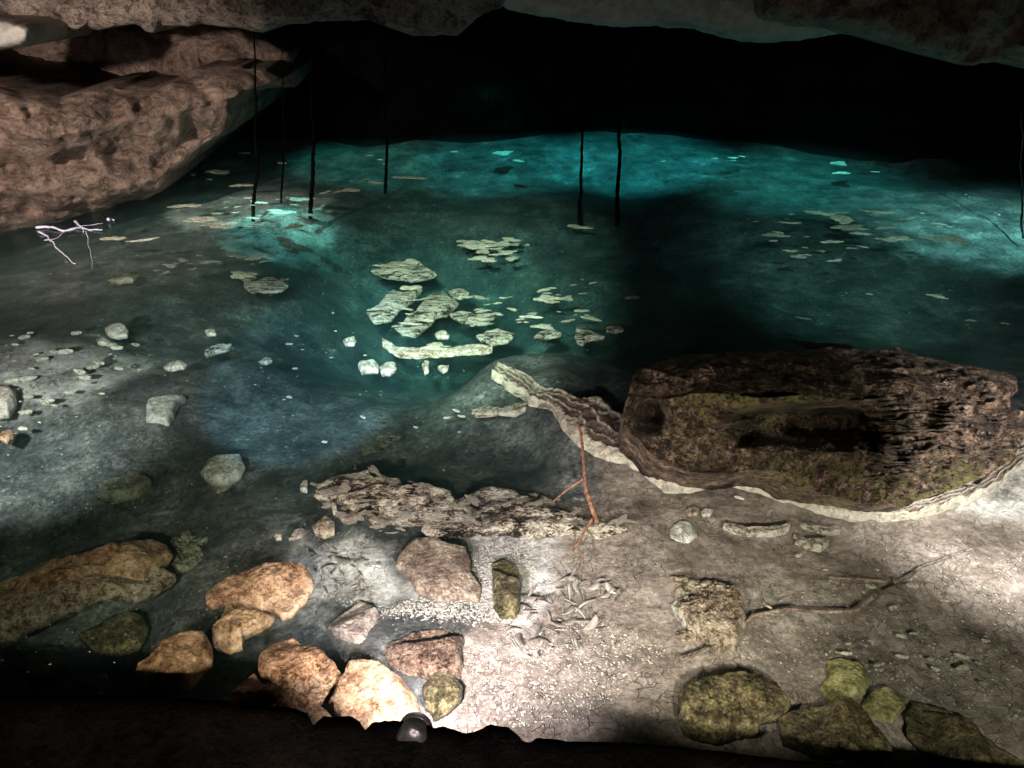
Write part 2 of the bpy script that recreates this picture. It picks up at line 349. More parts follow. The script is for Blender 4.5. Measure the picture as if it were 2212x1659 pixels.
# standing rock mass seen side on: outline in the frame, at forward distance Yf(px,py); domed towards the viewer
def cliff(name, outline, Yf, T, back, mat, n=300, rings=40, jag=.4, rough=.25, nsc=1.3, bz=0, seed=None, mod=None, attr=None, center=None, octv=3):
    if seed is None: SEED[0] += 1; seed = SEED[0]
    q = resample(outline, n, True, jag, seed)
    c = q.mean(0) if center is None else np.array(center, float)
    ts = np.linspace(0, 1, rings)**.75
    px = np.concatenate([c[0]+(q[:,0]-c[0])*max(t,.004) for t in ts]); py = np.concatenate([c[1]+(q[:,1]-c[1])*max(t,.004) for t in ts])
    tt = np.repeat(ts, n)
    Y = np.array([Yf(a, b) for a, b in zip(px, py)]) - T*np.sqrt(np.clip(1-tt**5, 0, 1))
    d = rays(px, py); pt = d*(Y/d[:,1])[:,None]; pt[:,2] += CAM_H
    Y = Y - rough*(fbm(pt*nsc, octv, seed, .5)+.35*(.4-np.abs(fbm(pt*nsc*2.1, 3, seed+9))*1.6))*(1-tt**10)
    if mod is not None: Y = Y + mod(px, py, pt, tt)
    pt = d*(Y/d[:,1])[:,None]; pt[:,2] += CAM_H
    bk = pt[-n:].copy(); bk[:,1] += back; bk[:,2] -= bz; m0 = bk[:, [0,2]].mean(0)
    bk[:,0] = m0[0]+(bk[:,0]-m0[0])*.95
    V = np.vstack([pt, bk]); F_ = grid_faces(n, rings+1, True)
    F_.append(list(range(n))[::-1]); F_.append(list(range(len(V)-n, len(V))))
    at = None
    if attr: at = {attr[0]: np.r_[attr[1](px, py, pt), np.zeros(n)]}
    return link(name, V, F_, mat, attrs=at)

# ribbon of crust between two edges
def ribbon(name, up, lo, z0, h, mat, n=260, m=26, jag=.35, edgew=.22, seed=None, skirt=.02):
    if seed is None: SEED[0] += 1; seed = SEED[0]
    a = resample(up, n, False, jag, seed); b = resample(lo, n, False, jag, seed+50)
    v = np.linspace(0, 1, m)
    px = (a[None,:,0]*(1-v[:,None])+b[None,:,0]*v[:,None]).ravel(); py = (a[None,:,1]*(1-v[:,None])+b[None,:,1]*v[:,None]).ravel()
    vv = np.repeat(v, n)
    d = rays(px, py); t = (z0-CAM_H)/d[:,2]; V = d*t[:,None]; V[:,2] = z0
    prof = np.minimum(vv, 1-vv)*2
    wob = 1.3*fbm(V*np.array([11,11,1]), 5, seed+3, .65)
    e = np.clip(1-(np.minimum(vv, 1-vv)/(edgew*(1+wob))), 0, 1)
    edge = np.clip(e*4, 0, 1)
    ln = np.abs(((vv*3.2+1.1*fbm(V*np.array([5,5,1]), 4, seed+8)) % 1)-.5)
    edge = np.clip(edge*(1.1+1.4*fbm(V*14, 4, seed+11)), 0, 1); edge = np.maximum(edge, np.clip((ln-.38)*14, 0, 1)*.9)
    bodyz = np.clip(prof*4, 0, 1)**.8
    V[:,2] += h*bodyz*(1+.6*edge) + h*.9*fbm(V*22, 4, seed+4, .6)*bodyz
    bot = V[:n].copy(); bot2 = V[-n:].copy(); bot[:,2] -= skirt; bot2[:,2] -= skirt
    V = np.vstack([bot, V, bot2]); F_ = grid_faces(n, m+2)
    ed = np.r_[np.ones(n), edge, np.ones(n)]
    return link(name, V, F_, mat, attrs={'edge': ed})

def tube(name, pts, r0, r1, mat, parent=None, seg=8, wob=0, seed=3, n=None):
    p = np.asarray(pts, float); n = n or max(12, 6*len(p))
    d = np.r_[0, np.cumsum(np.sqrt((np.diff(p, axis=0)**2).sum(1)))]; t = np.linspace(0, d[-1], n)
    q = np.stack([np.interp(t, d, p[:,k]) for k in range(3)], 1)
    if wob: q += wob*np.stack([fbm(np.stack([t*6, t*0+k, t*0+seed], 1), 3, seed+k) for k in range(3)], 1)
    V = []
    for i in range(n):
        tg = q[min(i+1, n-1)]-q[max(i-1, 0)]; tg /= np.linalg.norm(tg)+1e-9
        a = np.cross(tg, [0.3, .2, 1] if abs(tg[2]) < .9 else [1, 0, 0]); a /= np.linalg.norm(a); b = np.cross(tg, a)
        r = (r0+(r1-r0)*i/(n-1))*(1+.18*math.sin(i*2.3+seed))
        for k in range(seg):
            th = 2*math.pi*k/seg; V.append(q[i]+r*(math.cos(th)*a+math.sin(th)*b))
    F_ = grid_faces(seg, n, True); F_.append(list(range(seg))[::-1]); F_.append(list(range(len(V)-seg, len(V))))
    return link(name, V, F_, mat, parent)

# ------------------------------------------------------------------ the pool bed
ctrl = [(900,1500,-.13),(1100,1300,-.14),(1500,1250,-.11),(2000,1250,-.06),(2180,1050,-.02),(1900,1500,-.12),(1400,1150,-.1),(700,1250,-.22),
 (500,1350,-.32),(150,1400,-.5),(100,1150,-.45),(100,1000,-.32),(0,850,-.16),(250,900,-.22),(600,900,-.4),(850,950,-.42),(1100,1000,-.32),(1000,700,-1.2),(900,650,-1.2),(1000,560,-1.3),(860,560,-1.0),(1150,650,-1.2),(980,780,-.7),(1400,700,-.8),
 (1900,650,-.5),(500,600,-.3),(300,620,-.25),(450,450,-.3),(600,450,-.22),(1300,520,-.6),(1300,430,-.35),(1100,450,-.35),(1400,340,-.15),(1400,300,-.05),(1200,295,-.05),(1000,295,-.05),(700,305,-.06),(1200,330,-.15),(1000,330,-.15),(1600,310,-.05),(1600,360,-.2),(1900,345,-.06),(1900,380,-.3),(2150,450,-.22),(1700,900,-.3),(1300,900,-.25),(1150,840,-.15),(1300,980,-.12),(1700,450,-.3),(60,480,-.6),(1200,1200,-.13),(900,1150,-.2)]
ctrl += [(x, y, -.07) for x, y in [(1225,925),(1285,985),(1380,1022),(1480,1052),(1600,1058),(1690,1080),(1790,1112),(1930,1116),(2060,1090),(2170,1040)]] + [(1100,830,-.1),(1180,860,-.08)]
CX = np.array([P(a, b, -.3)[:2] for a, b, _ in ctrl]); CZ = np.array([c for *_, c in ctrl])
def bed_z(xy):
    d2 = ((xy[:,None,:]-CX[None])**2).sum(2)+.01
    w = d2**-1.6
    z = (w*CZ).sum(1)/w.sum(1)
    p = np.c_[xy, np.zeros(len(xy))]
    far = np.clip((xy[:,1]-2)/6, 0.25, 1.5)
    return z + .045*far*fbm(p*1.3, 3, 3) + .022*fbm(p*8, 4, 4, .6)*np.clip(1.6-xy[:,1]/6, .15, 1)
def bed_at(px, py):
    p = P(px, py, -.3); return float(bed_z(p[None,:2])[0])
gx = np.linspace(-900, 3100, 560)
gy = np.r_[np.linspace(2300, 1650, 20), np.linspace(1645, 318, 320), np.linspace(316, 225, 40)]
PX, PYY = np.meshgrid(gx, gy)
d = rays(PX.ravel(), PYY.ravel()); t = (-.3-CAM_H)/d[:,2]; V = d*t[:,None]; V[:,2] = bed_z(V[:, :2])
def in_poly(x, y, poly):
    r = np.zeros(len(x), bool); n = len(poly); j = n-1
    for i in range(n):
        xi, yi = poly[i]; xj, yj = poly[j]
        c = ((yi > y) != (yj > y)) & (x < (xj-xi)*(y-yi)/(yj-yi+1e-9)+xi); r ^= c; j = i
    return r
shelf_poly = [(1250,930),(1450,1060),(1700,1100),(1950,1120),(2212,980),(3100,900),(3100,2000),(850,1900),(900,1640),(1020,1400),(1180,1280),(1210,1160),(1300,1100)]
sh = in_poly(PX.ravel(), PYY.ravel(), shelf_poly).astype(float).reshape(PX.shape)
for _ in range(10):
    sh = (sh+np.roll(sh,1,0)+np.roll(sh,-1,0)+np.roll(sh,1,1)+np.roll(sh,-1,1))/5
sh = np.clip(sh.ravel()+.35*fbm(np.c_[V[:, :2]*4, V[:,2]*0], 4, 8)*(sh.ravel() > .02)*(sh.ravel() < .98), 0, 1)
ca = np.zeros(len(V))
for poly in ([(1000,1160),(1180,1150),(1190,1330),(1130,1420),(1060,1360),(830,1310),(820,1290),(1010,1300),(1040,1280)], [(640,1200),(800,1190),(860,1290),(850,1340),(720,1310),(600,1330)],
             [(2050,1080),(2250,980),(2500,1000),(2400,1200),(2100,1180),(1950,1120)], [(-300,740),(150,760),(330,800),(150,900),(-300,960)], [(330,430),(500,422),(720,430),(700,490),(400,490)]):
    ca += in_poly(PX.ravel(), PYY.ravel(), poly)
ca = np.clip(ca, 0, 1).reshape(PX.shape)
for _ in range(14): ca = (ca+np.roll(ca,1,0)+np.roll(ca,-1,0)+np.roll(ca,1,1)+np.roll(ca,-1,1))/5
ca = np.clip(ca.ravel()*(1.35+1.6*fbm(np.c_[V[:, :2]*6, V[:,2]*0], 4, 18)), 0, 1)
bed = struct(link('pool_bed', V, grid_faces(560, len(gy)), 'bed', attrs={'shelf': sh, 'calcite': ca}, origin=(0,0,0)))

# water: closed body, top at z = 0
wx0, wx1, wy0, wy1 = -16, 16, .95, 15.5
wv = [(wx0,wy0,-3),(wx1,wy0,-3),(wx1,wy1,-3),(wx0,wy1,-3),(wx0,wy0,0),(wx1,wy0,0),(wx1,wy1,0),(wx0,wy1,0)]
wf = [(3,2,1,0),(4,5,6,7),(0,1,5,4),(1,2,6,5),(2,3,7,6),(3,0,4,7)]
struct(link('water', wv, wf, 'water', smooth=False, origin=(0,0,0)))

# ------------------------------------------------------------------ cave walls and ceiling
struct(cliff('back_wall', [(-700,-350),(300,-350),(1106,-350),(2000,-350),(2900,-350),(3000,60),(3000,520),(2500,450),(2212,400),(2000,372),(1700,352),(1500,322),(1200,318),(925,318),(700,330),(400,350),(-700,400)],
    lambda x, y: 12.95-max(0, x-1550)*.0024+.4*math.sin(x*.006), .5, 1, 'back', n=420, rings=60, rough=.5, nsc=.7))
tag(cliff('rock_wall', [(-500,190),(-200,185),(0,192),(130,200),(250,190),(330,195),(420,150),(520,140),(570,150),(618,172),(575,190),(530,212),(512,250),(490,290),(440,312),(400,350),(372,372),(350,410),(330,428),(200,456),(120,478),(40,500),(0,525),(-150,560),(-500,640)],
    lambda x, y: 8.2+max(0, x-100)*.002-max(0,-x)*.003+.0035*max(0,260-y), .55, 3, 'wall', n=420, rings=70, rough=.45, nsc=1.6, center=(150,310),
    mod=lambda px, py, pt, tt: .16*(np.abs(((pt[:,2]*1.7+.5*fbm(pt*1.1,3,77)) % 1)-.5)*2)),
    'warm brown limestone wall overhanging the water at left, with a pointed ledge', 'rock wall')
tag(cliff('rock_recess', [(-500,-60),(0,30),(200,40),(400,40),(520,60),(620,110),(640,175),(560,190),(420,200),(200,230),(0,230),(-500,250)],
    lambda x, y: 10.6, .4, 1.5, 'wall', n=260, rings=40, rough=.6, nsc=1.5), 'shadowed brown rock recess between the left wall and the ceiling slab', 'rock wall')
tag(cliff('rock_lintel', [(-500,-260),(300,-300),(800,-300),(1250,-260),(1130,-60),(1092,5),(1085,20),(1050,32),(1010,62),(985,80),(940,82),(900,76),(872,62),(860,50),(820,50),(760,45),(700,47),(640,50),(560,62),(500,58),(430,50),(400,56),(345,55),(330,72),(312,68),(300,58),(240,60),(215,64),(190,52),(160,66),(100,62),(60,55),(0,55),(-500,70)],
    lambda x, y: 8.3, .25, 2.2, 'ceil', n=560, rings=50, rough=.25, nsc=2.2, jag=.2), 'pale brown ceiling slab with a ragged lower edge, at top left', 'rock slab')
tag(cliff('hanging_rock', [(-120,35),(0,42),(60,52),(78,62),(72,88),(60,100),(0,108),(-120,120)], lambda x, y: 7.6, .2, 1.2, 'grey', n=100, rings=24, rough=.2, nsc=2),
    'small grey rock hanging at the left edge under the ceiling slab', 'rock')
tag(cliff('rock_ceiling', [(1000,-300),(1600,-320),(2100,-320),(2100,-100),(2000,40),(1900,60),(1780,80),(1700,92),(1640,95),(1600,92),(1550,80),(1500,62),(1440,62),(1310,55),(1240,48),(1100,22),(1020,-40)],
    lambda x, y: 9.4, .3, .8, 'grey', n=340, rings=40, rough=.35, nsc=.8, jag=.15), 'smooth grey-green rock ceiling right of the pale brown slab', 'rock slab')
tag(cliff('rock_overhang', [(1610,-300),(2000,-320),(2700,-320),(2800,160),(2500,170),(2212,150),(2150,128),(2000,120),(1900,100),(1800,70),(1720,60),(1640,40)],
    lambda x, y: 8.9-max(0,x-1900)*.001, .4, 1.5, 'wall', n=340, rings=44, rough=.6, nsc=1.4), 'dark reddish brown rough overhang at top right', 'rock slab')
tag(cliff('rock_pillar', [(1738,95),(1790,92),(1850,105),(1838,150),(1826,200),(1822,250),(1800,290),(1780,240),(1776,180),(1755,140)], lambda x, y: 12.3, .25, .7, 'dgrey', n=110, rings=26, rough=.15, nsc=1.5),
    'dim grey rock pillar tapering down below the dark overhang', 'rock pillar')
# roof of the cave over everything, above the frame
xs = np.linspace(-16, 16, 90); ys = np.linspace(-3, 15, 60); X, Y = np.meshgrid(xs, ys); V = np.stack([X.ravel(), Y.ravel(), np.zeros(X.size)], 1)
V[:,2] = 4.6-.06*V[:,1]+.5*fbm(V*.5, 4, 21)
struct(link('cave_ceiling', V, grid_faces(90, 60), 'dark', origin=(0,0,0)))

# ------------------------------------------------------------------ the black ledge in front
def ledge():
    e = [(-900,1480),(0,1502),(300,1500),(480,1513),(560,1527),(640,1533),(668,1545),(680,1568),(697,1546),(760,1550),(778,1562),(790,1578),(806,1560),(850,1556),(900,1562),(940,1572),(962,1568),(1000,1582),(1024,1580),(1062,1567),(1098,1573),(1120,1590),(1140,1606),(1158,1592),(1250,1600),(1400,1605),(1700,1640),(2212,1700),(3000,1800)]
    n, m = 420, 34
    q = resample(e, n, False, .1, 4)
    top = np.array([P(x, y, .32) for x, y in q])
    V = []
    for j in range(4):
        v = top.copy(); v[:,2] = .32-[1,.6,.3,.1][j]*.8; v[:,1] -= [.25,.12,.05,.015][j]; V.append(v)
    for j in range(m):
        f = j/(m-1); v = top.copy(); v[:,1] = top[:,1]*(1-f)+(-1.2)*f; v[:,2] = .32+.05*f; V.append(v)
    V = np.concatenate(V); tt = np.repeat(np.r_[0,0,.0,.0, np.clip(np.linspace(0,1,m)*12,0,1)], n)
    V[:,2] += .06*fbm(V*5, 5, 61, .6)*tt
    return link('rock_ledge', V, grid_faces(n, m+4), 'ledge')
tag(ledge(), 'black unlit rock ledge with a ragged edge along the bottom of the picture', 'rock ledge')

# flood light behind the ledge: housing, visor, glass
lamp = bpy.data.objects.new('flood_light_fixture', None); COL.objects.link(lamp); lp = P(892,1590,.3); lamp.location = lp
tag(lamp, 'small round black flood light peeking over the ledge', 'flood light')
def disc_body(name, r, y0, y1, mat, seg=40, r2=None):
    # short drum lying along the beam direction, slightly domed
    V = []; prof = [(y0, r*.1), (y0, r*.8), (y0+(y1-y0)*.15, r), (y1, r2 or r)]
    ax = Vector((0.05, .82, -.5)).normalized(); s = ax.cross(Vector((0,0,1))).normalized(); u = s.cross(ax)
    for (a, rr) in prof:
        for k in range(seg):
            th = 2*math.pi*k/seg; V.append(Vector(lp)+ax*a+s*(math.cos(th)*rr)+u*(math.sin(th)*rr))
    V = [tuple(v) for v in V]; F_ = grid_faces(seg, len(prof), True); F_.append(list(range(seg))[::-1])
    return link(name, V, F_, mat, lamp)
disc_body('housing', .05, -.04, .03, 'metal'); disc_body('visor', .058, .025, .05, 'metal')

# ------------------------------------------------------------------ the big block on the right: solid stand-in for a ceiling reflection
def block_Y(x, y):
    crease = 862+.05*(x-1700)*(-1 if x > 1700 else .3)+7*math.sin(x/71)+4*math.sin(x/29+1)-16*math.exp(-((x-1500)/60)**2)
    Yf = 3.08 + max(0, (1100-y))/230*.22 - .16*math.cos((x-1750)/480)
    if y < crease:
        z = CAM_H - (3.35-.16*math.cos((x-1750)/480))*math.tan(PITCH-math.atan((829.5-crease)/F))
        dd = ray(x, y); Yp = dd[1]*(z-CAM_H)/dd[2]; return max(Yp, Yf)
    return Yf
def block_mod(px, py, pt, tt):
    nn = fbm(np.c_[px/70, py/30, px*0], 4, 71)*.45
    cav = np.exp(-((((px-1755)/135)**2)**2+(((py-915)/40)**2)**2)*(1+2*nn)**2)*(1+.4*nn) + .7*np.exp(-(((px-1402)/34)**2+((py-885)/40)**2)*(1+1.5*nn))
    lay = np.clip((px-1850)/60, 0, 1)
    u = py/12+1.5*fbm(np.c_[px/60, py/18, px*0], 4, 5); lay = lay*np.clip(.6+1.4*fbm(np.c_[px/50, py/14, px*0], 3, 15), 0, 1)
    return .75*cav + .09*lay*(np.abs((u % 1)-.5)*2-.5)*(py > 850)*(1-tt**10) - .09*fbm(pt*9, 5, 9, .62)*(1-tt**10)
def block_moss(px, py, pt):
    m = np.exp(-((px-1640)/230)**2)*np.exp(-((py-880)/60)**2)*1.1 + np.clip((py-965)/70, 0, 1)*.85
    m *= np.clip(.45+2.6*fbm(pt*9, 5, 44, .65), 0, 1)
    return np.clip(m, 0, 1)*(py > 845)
tag(cliff('reflection_block', [(1342,905),(1352,870),(1366,812),(1385,785),(1420,773),(1500,764),(1600,760),(1650,757),(1800,755),(1900,757),(1945,752),(2000,770),(2060,782),(2110,790),(2175,803),(2196,822),(2198,848),(2178,860),(2180,880),(2215,893),(2235,925),(2212,945),(2190,975),(2195,990),(2150,1012),(2100,1044),(2060,1055),(1985,1082),(1945,1102),(1880,1098),(1780,1068),(1720,1052),(1690,1028),(1640,1014),(1560,1022),(1500,1022),(1440,1008),(1402,985),(1385,950),(1345,925)],
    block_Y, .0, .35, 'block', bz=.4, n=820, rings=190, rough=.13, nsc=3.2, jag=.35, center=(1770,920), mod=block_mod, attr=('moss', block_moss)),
    'large dark layered block standing in for a ceiling reflection, with a mossy hollow, on the right', 'reflection block')

# ------------------------------------------------------------------ crusted rim round the shelf
U = [(1080,795),(1120,808),(1160,835),(1205,850),(1240,868),(1285,868),(1330,905),(1383,948),(1388,975),(1430,1000),(1500,1035),(1560,1040),(1605,1022),(1640,1022),(1690,1032),(1725,1058),(1800,1072),(1880,1098),(1945,1103),(1985,1082),(2060,1055),(2110,1044),(2155,1010),(2212,962),(2300,900)]
Lo = [(1060,815),(1100,842),(1150,868),(1200,882),(1225,925),(1255,960),(1285,985),(1330,1002),(1380,1022),(1430,1052),(1480,1052),(1540,1050),(1600,1058),(1640,1060),(1690,1080),(1730,1095),(1790,1112),(1860,1120),(1930,1116),(1990,1108),(2060,1090),(2120,1070),(2170,1040),(2212,1010),(2300,960)]
tag(ribbon('crusted_rim', U, Lo, -.055, .026, 'rim', n=800, m=44, jag=.9), 'cream calcite-edged rock rim winding from the middle of the pool to the right edge', 'rock rim')
tag(ribbon('crust_band', Z('E', [(315,520),(350,545),(400,575),(520,590),(640,600),(760,590),(860,570),(960,575),(1010,580)]), Z('E', [(318,560),(370,600),(430,640),(520,645),(640,640),(760,630),(860,610),(960,605),(1020,600)]), -.004, .014, 'crust', n=260, m=16, jag=1.6),
    'curved pale crust band below the bright layered rocks mid-pool', 'crust')
tag(ribbon('crust_band', Z('I', [(340,152),(420,165),(520,172),(640,168),(755,152)]), Z('I', [(345,158),(420,190),(520,208),(660,206),(750,182)]), -.05, .015, 'crust', n=80, m=10), 'crescent-shaped cream crust on the brown shelf below the block', 'crust')
tag(ribbon('crust_band', Z('I', [(780,210),(860,240),(940,240),(990,235)]), Z('I', [(790,250),(870,285),(950,302),(1000,260)]), -.05, .015, 'crust', n=60, m=10), 'ragged cream crust patch right of the crescent crust', 'crust')
tag(ribbon('crust_band', Z('I', [(820,140),(900,155),(980,175),(1080,165)]), Z('I', [(825,152),(900,170),(990,202),(1070,190)]), -.05, .012, 'crust', n=60, m=8), 'thin cream crust streak on the shelf under the block foot', 'crust')
tag(ribbon('crust_band', Z('E', [(880,985),(960,960),(1060,975),(1160,940),(1220,940)]), Z('E', [(900,1005),(980,1000),(1060,990),(1150,1000),(1220,965)]), -.05, .015, 'crust', n=70, m=8), 'faint cream crust strip in the dark water left of the rim', 'crust')

